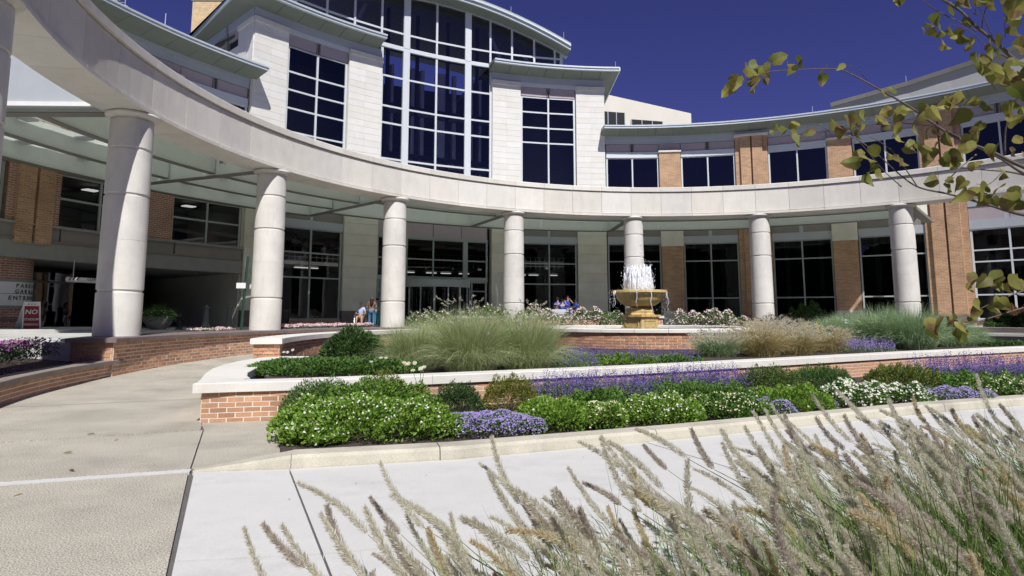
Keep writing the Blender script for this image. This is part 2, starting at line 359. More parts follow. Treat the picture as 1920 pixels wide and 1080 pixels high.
# ------------------------------------------------------------------ ground
def lerp(a, b, t): return a+(b-a)*t
def gz(x, y):
    if y < 15: return 0.
    if y < 26: return .24*(y-15)/11
    return min(.95, .24+.71*(y-26)/9)
mb = MB(); mb.prism([(-600, -300), (600, -300), (600, 900), (-600, 900)], -.6, -.5)
struct(mb.build('ground', M['ground']))
# base sheet below the slabs, follows the slope
xs = np.linspace(-16, 30, 47); ys = np.linspace(-4, 40, 45); mb = MB(); V = []; F = []
for j, y in enumerate(ys):
    for i, x in enumerate(xs): V.append((x, y, gz(x, y)-.03))
for j in range(len(ys)-1):
    for i in range(len(xs)-1):
        a = j*len(xs)+i; F.append((a, a+1, a+1+len(xs), a+len(xs)))
mb.add(V, F); struct(mb.build('sub_base', M['joint']))
path = thing('footpath', 'tan exposed aggregate footpath curving past the brick walls', 'path'); del path['category']; del path['label']; path['kind'] = 'structure'
def slab(poly, m, parent, z=0., th=.12, name='paving_slab'):
    mb = MB(); mb.prism(poly, z-th, z); return mb.build(name, m, parent)
KB = [(-3.32, 6.84), (-2.36, 6.98), (-.60, 7.44), (-.29, 7.58), (1.51, 8.32), (2.39, 8.70), (3.80, 9.36), (5.20, 10.02), (6.85, 10.80), (9.17, 11.72), (13.5, 13.4), (19, 15.4), (30, 19)]
# slabs left of the white concrete
g = .006
slab([(-15, 2.9), (-3.36, 6.835), (.262, -1.17), (.262, -4), (-15, -4)], M['agg'], path)
slab([(-15, 3.07), (-3.40, 6.99), (-3.36, 6.86), (-15, 2.94)], M['conc'], path, .002, name='concrete_strip')
slab([(-15, 3.11), (-15, 4.65), (-6.53, 8.36), (-4.40, 9.30), (-3.43, 7.01)], M['agg'], path)
slab([(-4.385, 9.31), (-4.70, 9.86), (-3.60, 10.3), (-3.2, 9.2), (-2.5, 7.55), (-2.9, 7.25), (-3.38, 6.99), (-3.415, 7.02)], M['agg'], path)
# walkway further on: slabs between joints, bounded by inner/outer arcs
def walk_slab(t0, t1, R0, R1, n=6):
    mb = MB(); V = []; F = []
    for k in range(n+1):
        t = t0+(t1-t0)*k/n
        for R in (R0, R1):
            x, y, _ = PP(t, R); V.append((x, y, gz(x, y)))
    for k in range(n): F.append((2*k, 2*k+2, 2*k+3, 2*k+1))
    mb.add(V, F); return mb.build('paving_slab', M['agg'], path)
mb = MB(); mb.prism([(-15, 4.72), (-6.55, 8.42), (-4.45, 9.34), (-4.72, 9.95), PP(-120.5, 15.5)[:2], PP(-116.3, 15.2)[:2], PP(-112.1, 15.0)[:2], PP(-112.1, 19.6)[:2], PP(-118, 20.5)[:2], (-15, 9)], -.12, 0.)
mb.build('paving_slab', M['agg'], path)
t = -112.0
while t < -20:
    walk_slab(t, t+11.8, 14.3, 19.3); t += 11.85
# white concrete road slabs
road = thing('road', 'x', 'x'); del road['category']; del road['label']; road['kind'] = 'structure'
nd = Vector((.405, -.914)); ksegs = []
def ksample(poly, s0, s1):
    out = []; acc = 0
    for i in range(len(poly)-1):
        a, b = Vector(poly[i]), Vector(poly[i+1]); l = (b-a).length
        for s in (s0, s1):
            if acc <= s <= acc+l: out.append((s, tuple(a+(b-a)*((s-acc)/l))))
        if s0 < acc < s1: out.append((acc, tuple(a)))
        acc += l
    out.sort(); return [p for _, p in out]
cuts = [0.02, .965, 5.3, 9.7, 14.1, 18.5, 23, 28]
for i in range(len(cuts)-1):
    top = ksample(KB, cuts[i]+(.009 if i else 0), cuts[i+1]-.009)
    for d0, d1 in ((.01, 2.63), (2.66, 6.8), (6.83, 11)):
        A = [(p[0]+nd.x*d0, p[1]+nd.y*d0) for p in top]; B = [(p[0]+nd.x*d1, p[1]+nd.y*d1) for p in top]
        slab(A+B[::-1], M['conc'], road, .004)
# kerb stones
kerb = thing('kerb', 'x', 'x'); del kerb['category']; del kerb['label']; kerb['kind'] = 'structure'
def kerb_seg(s0, s1, h0=.14, h1=.14, w=.30):
    P0 = ksample(KB, s0, s1); n = len(P0); mb = MB(); V = []
    LL = [0]
    for a_, b_ in zip(P0, P0[1:]): LL.append(LL[-1]+math.dist(a_, b_))
    for i, p in enumerate(P0):
        q = P0[min(i+1, n-1)]; r = P0[max(i-1, 0)]; d = Vector((q[0]-r[0], q[1]-r[1])).normalized(); nn = Vector((-d.y, d.x))
        h = lerp(h0, h1, LL[i]/LL[-1]); ww = lerp(.12, w, h/.14)
        for off, z in ((0, -.05), (.015, h*.75), (.04, h), (ww, h+.002), (ww+.005, -.05)):
            V.append((p[0]+nn.x*off, p[1]+nn.y*off, z))
    F = []
    for i in range(n-1):
        for k in range(4): a = i*5+k; F.append((a, a+5, a+6, a+1))
    F.append((0, 1, 2, 3, 4)); F.append(tuple((n-1)*5+k for k in (4, 3, 2, 1, 0)))
    mb.add(V, F); mb.build('kerb_stone', M['kerb'], kerb)
kerb_seg(.0, .98, .012, .14); kerb_seg(.985, 2.57)
s = 2.58
while s < 30: kerb_seg(s, s+2.98 if s > 3 else s+2.9); s += 2.99 if s > 3 else 2.91
# planting soil of front bed
WALL = [(-4.72, 9.87), (-3.38, 10.2), (-1.6, 10.98), (2.57, 12.98), (6.26, 15.1), (11.34, 18.1), (16.58, 20.85), (22.4, 23.9)]
bedp = [(-2.62, 7.42), (-3.27, 9.2), (-3.55, 10.25)]+WALL[2:]+[(30, 22), (30, 19.3)]+[(p[0]-.05, p[1]+.27) for p in KB[2:-1]][::-1]
mb = MB(); mb.prism(bedp, -.03, .04); struct(mb.build('mulch_bed', M['soil']))
# raised planter soil (inside R 14.8)
arc = [PP(t, 14.75)[:2] for t in np.linspace(-122, 67, 40)]
poly = [(p[0]-.1, p[1]+.25) for p in WALL[1:]][::-1]
mb = MB(); mb.prism(arc+poly, .1, .46); struct(mb.build('planter_soil', M['soil']))
mb = MB(); mb.prof(-40, 70, [(14.9, .2), (14.9, .93), (20.8, .96), (20.8, .2)], 40); struct(mb.build('rose_bed_soil', M['soil']))
# plaza behind the ring wall
mb = MB(); mb.prof(-92, 75, [(20.8, .5), (20.8, .97), (46, .97), (46, .5)], 60); struct(mb.build('plaza', M['drive']))
mb = MB(); mb.prof(-145, -92, [(21.3, .2), (21.3, .78), (24.5, .88), (27, .97), (46, .97), (46, .2)], 20); struct(mb.build('driveway', M['drive']))
mb = MB(); mb.prof(-140, -94.3, [(19.5, .0), (19.5, .36), (21.3, .52), (21.3, 0)], 20); struct(mb.build('petunia_bed_soil', M['soil']))
mb = MB(); mb.prof(-95.2, -91.5, [(20.2, .2), (20.2, .9), (21.4, .9), (21.4, .2)], 4); struct(mb.build('plaza_edge', M['drive']))
mb = MB(); mb.prism([(-.5, 0.2), (-.5, 2.25), (.8, 2.7), (2.0, 3.2), (3.2, 3.7), (7, 4.4), (9, 4.4), (9, 0.2)], -.05, .03); struct(mb.build('grass_bed_soil', M['soil']))

# ------------------------------------------------------------------ brick walls
UB = MB(); UB.box((0, 0, 0), (1, 1, 1)); UNIT = UB.mesh('brick'); UNIT.materials.append(M['brick'])
def path_pts(poly):
    acc = [0]
    for a, b in zip(poly, poly[1:]): acc.append(acc[-1]+math.dist(a, b))
    def f(s):
        s = max(0, min(acc[-1]-1e-6, s))
        i = max(k for k in range(len(acc)-1) if acc[k] <= s+1e-9); t = (s-acc[i])/(acc[i+1]-acc[i])
        a, b = poly[i], poly[i+1]; return (lerp(a[0], b[0], t), lerp(a[1], b[1], t)), math.atan2(b[1]-a[1], b[0]-a[0])
    return f, acc[-1]
class BrickCount:
    def __init__(s): s.n = 0; s.mb = MB()
def brick_face(root, poly, z0, z1, L=.245, H=.0775, bc=None, limit=300, s_a=0, s_b=None, dep=.05, order=None, keep=lambda s, z: True, joint=None):
    joint = joint or (.0145 if L < .25 else .021)
    """bricks along polyline; outward side = right of travel. returns count"""
    f, tot = path_pts(poly); s_b = s_b if s_b is not None else tot
    rows = int((z1-z0)/H+.999); cand = []
    for r in range(rows):
        zt = z1-r*H; zb = max(z1-(r+1)*H, z0)
        if zt-zb < .02: continue
        s = s_a-(L/2 if r % 2 else 0)
        while s < s_b-.01:
            a, b = max(s, s_a), min(s+L, s_b)
            if b-a > .03: cand.append((a, b, zb, zt))
            s += L
    cand = [c for c in cand if keep((c[0]+c[1])/2, c[2])]
    (order and cand.sort(key=order)) or cand.sort(key=lambda c: math.dist(f((c[0]+c[1])/2)[0], (0, 0)))
    rl = parent_world(root)
    for (a, b, zb, zt) in cand:
        (x, y), an = f((a+b)/2); nx, ny = math.sin(an), -math.cos(an)
        off = .004+random.uniform(-.0015, .0025)
        c = (x+nx*(off-dep/2), y+ny*(off-dep/2), (zb+zt)/2); d = (b-a-joint, dep, zt-zb-joint)
        if bc.n < limit:
            inst('brick', UNIT, None, root, c, an, d); bc.n += 1
        else: bc.mb.box(c, d, an)
def flush_bricks(root, bc):
    if bc.mb.v: bc.mb.build('small_bricks', M['brick'], root, kind='stuff')
def core(root, poly_out, poly_in, z0, z1):
    mb = MB(); n = len(poly_out); V = [(p[0], p[1], z) for z in (z0, z1) for p in poly_out]+[(p[0], p[1], z) for z in (z0, z1) for p in poly_in]
    F = []
    for i in range(n-1):
        F.append((i, i+1, n+i+1, n+i)); F.append((2*n+i+1, 2*n+i, 3*n+i, 3*n+i+1)); F.append((n+i, n+i+1, 3*n+i+1, 3*n+i))
    F.append((0, n, 3*n, 2*n)); F.append((n-1, 3*n-1, 4*n-1, 2*n-1)); mb.add(V, F); return mb.build('mortar_core', M['mortar'], root)
def off_poly(poly, d):
    out = []; n = len(poly)
    for i in range(n):
        a = Vector(poly[max(i-1, 0)]); b = Vector(poly[min(i+1, n-1)]); t = (b-a).normalized(); out.append((poly[i][0]-t.y*d, poly[i][1]+t.x*d))
    return out
def cap_run(root, poly_out, poly_in, z0, z1, m, nper=1, name='cap_stone', gap=.006, bev=.012):
    """poly_out/in sampled the same; one stone per nper segments"""
    n = len(poly_out)
    for i in range(0, n-1, nper):
        k = min(n-1, i+nper); idx = list(range(i, k+1)); mb = MB()
        po = [Vector(poly_out[j]) for j in idx]; pi_ = [Vector(poly_in[j]) for j in idx]
        d0 = (po[1]-po[0]).normalized()*gap/2; d1 = (po[-1]-po[-2]).normalized()*gap/2
        po[0] += d0; pi_[0] += d0; po[-1] -= d1; pi_[-1] -= d1
        V = []; nn = len(idx)
        for a, b in zip(po, pi_):
            e = (b-a).normalized()*bev
            V += [(a.x, a.y, z0), (a.x, a.y, z1-bev), (a.x+e.x, a.y+e.y, z1), (b.x-e.x, b.y-e.y, z1), (b.x, b.y, z1-bev), (b.x, b.y, z0)]
        F = []
        for j in range(nn-1):
            for q in range(6): a = j*6+q; b = j*6+(q+1) % 6; F.append((a, a+6, b+6, b))
        F.append(tuple(range(6))); F.append(tuple((nn-1)*6+q for q in (5, 4, 3, 2, 1, 0))); mb.add(V, F); mb.build(name, m, root)

# front planter wall (follows the bed, then rounds the left end)
root = thing('planter_wall', 'long low orange brick planter wall with pale cap stones behind the front flower bed', 'wall', (-4.7, 9.9, 0))
fa, tot = path_pts(WALL)
dense = [fa(s)[0] for s in np.linspace(0, tot, 61)]
bc = BrickCount()
brick_face(root, WALL, 0.0, .455, bc=bc, keep=lambda s, z: True, limit=300)
leftarc = [PP(t, R)[:2] for t, R in ((-99.5, 14.72), (-103, 15.0), (-106, 15.2), (-110, 15.4), (-113, 15.5), (-117, 15.65), (-120.5, 15.85))]+[WALL[0]]
brick_face(root, leftarc, 0.0, .455, bc=bc, limit=300)
flush_bricks(root, bc)
core(root, dense, off_poly(dense, .34), -.1, .45); core(root, leftarc, off_poly(leftarc, .34), -.1, .45)
po = off_poly(dense[::1], -.05); pi_ = off_poly(dense, .42)
po[0] = (-4.80, 9.74); pi_[0] = (-4.28, 10.58)
cap_run(root, po[:5], pi_[:5], .455, .60, M['cap'], 4)
cap_run(root, po[4:], pi_[4:], .455, .60, M['cap'], 3)
o_ = [(-4.80, 9.74), (-4.84, 9.95), (-5.05, 10.5), (-5.42, 11.4), (-5.80, 12.5), (-6.03, 13.5), (-6.16, 14.6), (-6.12, 15.6), (-6.0, 16.2)]
i_ = [(-4.28, 10.58), (-4.32, 10.68), (-4.48, 10.95), (-4.78, 11.7), (-5.03, 12.7), (-5.18, 13.6), (-5.26, 14.7), (-5.2, 15.6), (-5.1, 16.2)]
cap_run(root, i_[:], o_[:], .4555, .6005, M['cap'], 4)
mbi = MB(); mbi.add([(p[0], p[1], z) for z in (.2, .45) for p in i_], [(k, k+1, k+1+len(i_), k+len(i_)) for k in range(len(i_)-1)]); mbi.build('inner_face', M['band'], root)

# inner garden wall W2 with end pier
root = thing('garden_wall', 'curved brick garden wall with thick pale coping starting at a square pier beside the footpath', 'wall', (-5.9, 16.2, .5))
bc = BrickCount()
A2 = [PP(t, 14.62)[:2] for t in np.linspace(-100.5, -56, 19)]      # inner face (towards garden)
pier = [PP(-100.62, 15.24)[:2], PP(-100.62, 14.60)[:2]]
brick_face(root, pier, .3, .915, .24, .086, bc, 300, dep=.05)
brick_face(root, A2, .3, .915, .24, .086, bc, 300)
flush_bricks(root, bc)
core(root, A2, off_poly(A2, .6), .2, .91)
A3 = [PP(t, 14.55)[:2] for t in np.linspace(-100.9, -20, 31)]; B3 = [PP(t, 15.3)[:2] for t in np.linspace(-100.9, -20, 31)]
cap_run(root, A3, B3, .915, 1.055, M['cap'], 2)
mb = MB(); mb.prof(-56, 70, [(14.62, .3), (14.62, .91), (15.2, .91), (15.2, .3)], 40); mb.build('concrete_back', M['band'], root)
A4 = [PP(t, 14.55)[:2] for t in np.linspace(12, 70, 21)]; B4 = [PP(t, 15.3)[:2] for t in np.linspace(12, 70, 21)]
cap_run(root, A4, B4, .75, .86, M['cap'], 2)

# ring retaining wall, tall part (brown cap) and low part
root = thing('retaining_wall', 'curved brick retaining wall with dark brown coping carrying the round columns', 'wall', PP(-95.5, 19.1, 0))
bc = BrickCount(); AR = [PP(t, 19.08)[:2] for t in np.linspace(-95.6, -42, 28)]
brick_face(root, AR[::-1], 0.0, .915, .29, .0985, bc, 270, keep=lambda s, z: True, order=lambda c: -c[0]) if False else None
inner = AR     # travel from near to far with outward on the right (towards garden): reverse direction
f_, t_ = path_pts(AR)
def faces_right(poly): return poly
brick_face(root, AR, 0.0, .915, .29, .0985, bc, 285, dep=.05)
endp = [PP(-95.62, 20.15)[:2], PP(-95.62, 19.08)[:2]]
brick_face(root, endp, .2, .915, .29, .0985, bc, 300)
flush_bricks(root, bc)
core(root, AR, [PP(t, 20.1)[:2] for t in np.linspace(-95.5, -42, 28)], -.1, .91)
C1 = [PP(t, 18.96)[:2] for t in np.linspace(-96.0, -42, 28)]; C2 = [PP(t, 20.22 if t < -91.9 else 20.78)[:2] for t in np.linspace(-96.0, -42, 28)]
cap_run(root, C1[:4], C2[:3]+[PP(-90, 20.22)[:2]], .915, 1.03, M['bcap'], 1)
cap_run(root, C1[3:], [PP(t, 20.78)[:2] for t in np.linspace(-90.0, -42, 25)], .915, 1.03, M['bcap'], 1)
A5 = [PP(t, 18.96)[:2] for t in np.linspace(44, 75, 14)]; B5 = [PP(t, 20.78)[:2] for t in np.linspace(44, 75, 14)]
cap_run(root, A5, B5, .915, 1.03, M['bcap'], 1)
mb = MB(); mb.pbox(44, 75, 19.1, 20.6, .2, .912); mb.build('brick_face', M['rbrick'], root)
root = thing('low_wall', 'low curved brick wall with grey brown coping in front of the purple petunia bed', 'wall', PP(-112, 19.2, 0))
bc = BrickCount(); AL = [PP(t, 19.14)[:2] for t in np.linspace(-140, -94.0, 24)]
brick_face(root, AL, 0.0, .34, .28, .088, bc, 300); flush_bricks(root, bc)
core(root, AL, [PP(t, 19.5)[:2] for t in np.linspace(-140, -94.0, 24)], -.1, .335)
cap_run(root, [PP(t, 19.05)[:2] for t in np.linspace(-140, -94.1, 28)], [PP(t, 19.55)[:2] for t in np.linspace(-140, -94.1, 28)], .34, .455, M['gcap'], 2)

# planter wall behind the fountain
root = thing('rose_planter_wall', 'short white coped brick planter wall behind the fountain roses', 'wall', PP(-16, 20.95, .97))
bc = BrickCount(); AQ = [PP(t, 20.95)[:2] for t in np.linspace(-33, 2, 16)]
brick_face(root, AQ, .97, 1.45, .30, .1, bc, 260); flush_bricks(root, bc)
core(root, AQ, [PP(t, 21.4)[:2] for t in np.linspace(-33, 2, 16)], .95, 1.445)
cap_run(root, [PP(t, 20.85)[:2] for t in np.linspace(-33.2, 2.2, 17)], [PP(t, 21.5)[:2] for t in np.linspace(-33.2, 2.2, 17)], 1.45, 1.58, M['cap'], 2)

# ------------------------------------------------------------------ colonnade: columns and ring beam
root = thing('stone_colonnade', 'curved limestone ring beam carried on round drum columns across the forecourt', 'colonnade', PP(-25.1, 20, 0))
zb = 1.03; CT = 7.58
drum_z = [zb, 2.30, 4.45, 5.65, 6.62, 7.40]   # groove heights
drum_z = [zb, 2.31, 3.77, 5.11, 6.48, 7.40]
def col_r(z): return .605-.03*((z-zb)/(7.4-zb))**1.5
cm = MB(); zs = drum_z
DR = []
for i in range(5):
    z0, z1 = zs[i], zs[i+1]; r0, r1 = col_r(z0), col_r(z1); g_ = .035; gt = .006 if i == 1 else g_; gb = .006 if i == 2 else g_
    pr = ([(r0-gb, z0), (r0-gb, z0+.03*gb/.035), (r0, z0+.045*gb/.035)] if i else [(r0, z0)]) + [(lerp(r0, r1, .5), (z0+z1)/2), (r1, z1-.05*gt/.035), (r1-gt, z1-.035*gt/.035), (r1-gt, z1)]
    mbd = MB(); mbd.lathe((0, 0, 0), pr, 48); DR.append(sm_angle(type('o', (), {'data': mbd.mesh('drum')})()).data); DR[-1].materials.append(M['column'])
rt = col_r(7.4)
mbd = MB(); mbd.lathe((0, 0, 0), [(rt, 7.40), (rt, 7.42), (rt+.03, 7.44), (rt+.13, 7.47), (rt+.155, 7.50), (rt+.155, 7.535), (rt+.12, 7.565), (rt+.08, CT)], 48)
CAPM = sm_angle(type('o', (), {'data': mbd.mesh('capital')})(), 50).data; CAPM.materials.append(M['column'])
COLT = [-112.0, -90.4, -68.5, -47.0, -25.15, -3.3, 18.1, 39.05, 60.8]
for ct in COLT:
    p = PP(ct, 20, 0)
    c = bpy.data.objects.new('column', None); COL.objects.link(c); c.parent = root; rl = parent_world(root)
    c.location = (p[0]-rl[0], p[1]-rl[1], 0); WLOC[c.name] = (p[0], p[1], 0)
    for me in DR: inst('drum', me, None, c, (p[0], p[1], 0), rz=random.uniform(0, 6))
    inst('capital', CAPM, None, c, (p[0], p[1], 0))
    if ct == -112.0:
        mb = MB(); mb.box((p[0], p[1], .5), (1.3, 1.3, 1.06), R_(-ct)); mb.build('plinth', M['bcap'], c)
    elif ct > -40 and ct < 44:
        mb = MB(); mb.lathe((p[0], p[1], 0), [(.66, .5), (.66, 1.03)], 32); mb.build('plinth', M['band'], c)
# beam: fascia panels, cornice, soffit
T0, T1 = -117.4, 66; pitch = 21.6/4
t = -117.4
k = 0
while t < T1:
    te = min(t+pitch, T1); e = .022
    mb = MB(); mb.prof(t+e, te-e, [(19.46, 7.745), (19.46, 9.03), (20.0, 9.03), (20.0, 7.745)], 3); mb.build('fascia_panel', M['lime'], root)
    mb = MB(); mb.prof(t+e, te-e, [(19.38, 9.09), (19.38, 9.33), (19.41, 9.36), (20.72, 9.36), (20.72, 9.09)], 3); mb.build('cornice_stone', M['lime'], root)
    mb = MB(); mb.prof(t+e, te-e, [(19.35, 7.58), (19.35, 7.69), (19.37, 7.70), (20.63, 7.70), (20.65, 7.58)], 3); mb.build('soffit_stone', M['lime'], root)
    mb = MB(); mb.prof(t+e, te-e, [(20.0, 7.745), (20.0, 9.03), (20.6, 9.03), (20.6, 7.745)], 3); mb.build('rear_panel', M['lime'], root)
    t = te; k += 1
mb = MB(); mb.prof(T0, T1, [(19.52, 7.6), (19.52, 9.2), (20.55, 9.2), (20.55, 7.6)], 100); mb.build('beam_core', M['column'], root)

# ------------------------------------------------------------------ canopy
root = thing('entrance_canopy', 'grey green steel canopy of deep box beams between the colonnade and the building', 'canopy', PP(-25, 24, 0))
RB = [-90.4, -68.5, -47.0, -25.15, -3.3, 18.1, 39.05]
def rbar(t, R0, R1, z0, z1, w, m, name='radial_beam', prt=None):
    a = R_(t); d = (math.cos(a), -math.sin(a)); h = w/2; A = PP(t, R0); B = PP(t, R1); mb = MB()
    pts = [(A[0]-d[0]*h, A[1]-d[1]*h), (A[0]+d[0]*h, A[1]+d[1]*h), (B[0]+d[0]*h, B[1]+d[1]*h), (B[0]-d[0]*h, B[1]-d[1]*h)]
    mb.prism(pts, z0, z1); return mb.build(name, m, prt or root)
def Rb(t): return 28.4 if t < -46 else (26.6 if t < 0 else (26.2 if t < 25 else 25.6))
for i, t in enumerate(RB):
    zt = 9.30 if i == 0 else 8.66
    rbar(t, 20.66, Rb(t)+ .3, 7.63, zt, .30, M['canopy'])
    b = rbar(t, 20.66, Rb(t)+.3, 7.60, 7.627, .42, M['canopy_shade'], 'beam_flange')
    rbar(t, 20.66, Rb(t)+.3, 7.632, 7.70, .36, M['canopy'], 'beam_lip')
for i in range(len(RB)-1):
    a, b = RB[i], RB[i+1]; inter = ([23.0, 25.7] if i < 2 else [22.2]); e = .45; Rr = Rb((a+b)/2)
    for Ri in inter:
        mb = MB(); mb.prof(a+e, b-e, [(Ri, 7.72), (Ri, 8.5), (Ri+.22, 8.5), (Ri+.22, 7.72)], 8); mb.build('cross_beam', M['canopy'], root)
        mb = MB(); mb.prof(a+e, b-e, [(Ri-.05, 7.69), (Ri-.05, 7.717), (Ri+.27, 7.717), (Ri+.27, 7.69)], 8); mb.build('beam_flange', M['canopy_shade'], root)
    mb = MB(); mb.prof(a+.3, b-.3, [(Rr, 7.63), (Rr, 8.64), (Rr+.3, 8.64), (Rr+.3, 7.63)], 10); mb.build('edge_beam', M['canopy'], root)
    mb = MB(); mb.prof(a+.3, b-.3, [(Rr-.06, 7.6), (Rr-.06, 7.627), (Rr+.36, 7.627), (Rr+.36, 7.6)], 10); mb.build('beam_flange', M['canopy_shade'], root)
    # roof panels with small light slots between them
    rr = [20.75]+inter+[Rr]
    for j in range(len(rr)-1):
        nn = 4
        for q in range(nn):
            ta = lerp(a, b, q/nn)+.015; tb = lerp(a, b, (q+1)/nn)-.015
            sl_ = .10 if i < 2 and q in (1, 2) and j else -.1
            mb = MB(); mb.prof(ta, tb, [(rr[j]+(.24 if j else .02), 8.52), (rr[j]+(.24 if j else .02), 8.60), (rr[j+1]-sl_, 8.60), (rr[j+1]-sl_, 8.52)], 2); mb.build('roof_panel', M['froof'], root)
            if i < 2 and j:
                mb = MB(); tm = (ta+tb)/2; mb.pbox(ta+.2, ta+1.2, rr[j+1]-.5, rr[j+1]-.03, 8.30, 8.36, 1); mb.build('strip_light', M['metal'], root)
    mb = MB(); mb.prof(a, b, [(Rr+.31, 8.60), (Rr+.31, 8.68), (29.9, 8.68), (29.9, 8.60)], 10); mb.build('roof_panel', M['froof'], root)
# end fascia at the right
rbar(40.2, 20.7, 26.5, 7.72, 8.9, .12, M['gclad'], 'end_fascia')
rbar(39.9, 20.7, 28.4, 7.52, 7.70, .5, M['canopy_shade'], 'end_soffit')
# the pale upstand closing the canopy at the left
rbar(-91.3, 20.7, 34, 7.72, 9.35, .10, M['metal'], 'end_fascia'); rbar(-91.45, 20.7, 34, 7.73, 7.86, .12, M['white'], 'drip_edge')
def lightbox(t, R, z, fr=True):
    p = PP(t, R, z); mb = MB(); a = R_(-t)
    for dx, dz, sx, sz in ((0, .16, .34, .04), (0, -.16, .34, .04), (-.15, 0, .04, .28), (.15, 0, .04, .28)):
        mb.box((p[0]+dx*math.cos(a), p[1]+dx*math.sin(a), z+dz), (sx, .08, sz), a)
    l = mb.build('wall_light', M['white'], root)
    mb = MB(); mb.box((p[0]+.03*math.sin(a), p[1]-.03*math.cos(a)*-1, z), (.26, .03, .28), a); mb.build('light_recess', M['dpanel'], l)
def lightbox_r(t, R, z):   # on the near side of a radial beam
    a = R_(t); p = PP(t, R, z); off = -.2; q = (p[0]+math.cos(a)*off, p[1]-math.sin(a)*off)
    mb = MB(); ang = math.atan2(math.cos(a), math.sin(a))
    for dx, dz, sx, sz in ((0, .15, .34, .04), (0, -.15, .34, .04), (-.15, 0, .04, .26), (.15, 0, .04, .26)):
        mb.box((q[0]+dx*math.cos(ang), q[1]+dx*math.sin(ang), z+dz), (sx, .08, sz), ang)
    l = mb.build('wall_light', M['white'], root)
    mb = MB(); mb.box((q[0]+.02, q[1]+.02, z), (.25, .04, .25), ang); mb.build('light_recess', M['dpanel'], l)
lightbox_r(-68.5, 26.6, 8.12); lightbox_r(-68.5, 22.6, 8.22)

# ------------------------------------------------------------------ main building
root = thing('main_building', 'curved brick and white stone building with tall glazed atrium behind the colonnade', 'building', PP(-28, 32, 0))
RW = 30.0
def part(name, t0, t1, R0, R1, z0, z1, m, seg=None, prt=None):
    mb = MB(); mb.pbox(t0, t1, R0, R1, z0, z1, seg); return mb.build(name, m, prt or root)
def window(t0, t1, z0, z1, cols, rows, glass, fm, R=RW, fw=.09, thick_cols=(), name='window', headfn=None, thick_rows=()):
    """cols: list of inner mullion thetas, rows: inner transom heights. Frame part + pane sub-parts"""
    mb = MB(); dt = math.degrees(fw/R); cs = [t0]+list(cols)+[t1]; rs = [z0]+list(rows)+[z1]; W = R-.06
    for i, c in enumerate(cs):
        wth = fw*(3.8 if c in thick_cols else (1.15 if 0 < i < len(cs)-1 else 1.6)); h = math.degrees(wth/2/R)
        a, b = c-h, c+h
        if i == 0: a, b = c, c+2*h*.8
        if i == len(cs)-1: a, b = c-2*h*.8, c
        ztop = z1 if not headfn else headfn(c)
        mb.pbox(a, b, W-(.08 if c in thick_cols else 0), R+.08, z0, ztop-.002, 1)
    for j, z in enumerate(rs):
        hh = fw*(.5 if 0 < j < len(rs)-1 else .7)*(1.5 if z in thick_rows else 1); za, zb_ = z-hh, z+hh
        if j == 0: za = z
        if j == len(rs)-1: zb_ = z
        if headfn and j == len(rs)-1: continue
        for i in range(len(cs)-1):
            mb.pbox(cs[i], cs[i+1], W+.012, R+.07, za, zb_, 1)
    w_ = mb.build(name, fm, prt_root[0])
    for i in range(len(cs)-1):
        for j in range(len(rs)-1):
            A = PP(cs[i], R+.012); B = PP(cs[i+1], R+.012)
            jit = random.uniform(-.006, .006)
            za, zb1, zb2 = rs[j], rs[j+1], rs[j+1]
            if headfn and j == len(rs)-2: zb1, zb2 = headfn(cs[i]), headfn(cs[i+1])
            jj = [random.uniform(-.012, .012) for _ in range(4)]; mbp = MB(); mbp.add([(A[0], A[1]+jj[0], za), (B[0], B[1]+jj[1], za), (B[0], B[1]+jj[2], zb2), (A[0], A[1]+jj[3], zb1)], [(0, 1, 2, 3)]); mbp.build('pane', glass, w_)
    return w_
prt_root = [root]
mir = lambda t: -56.4-t
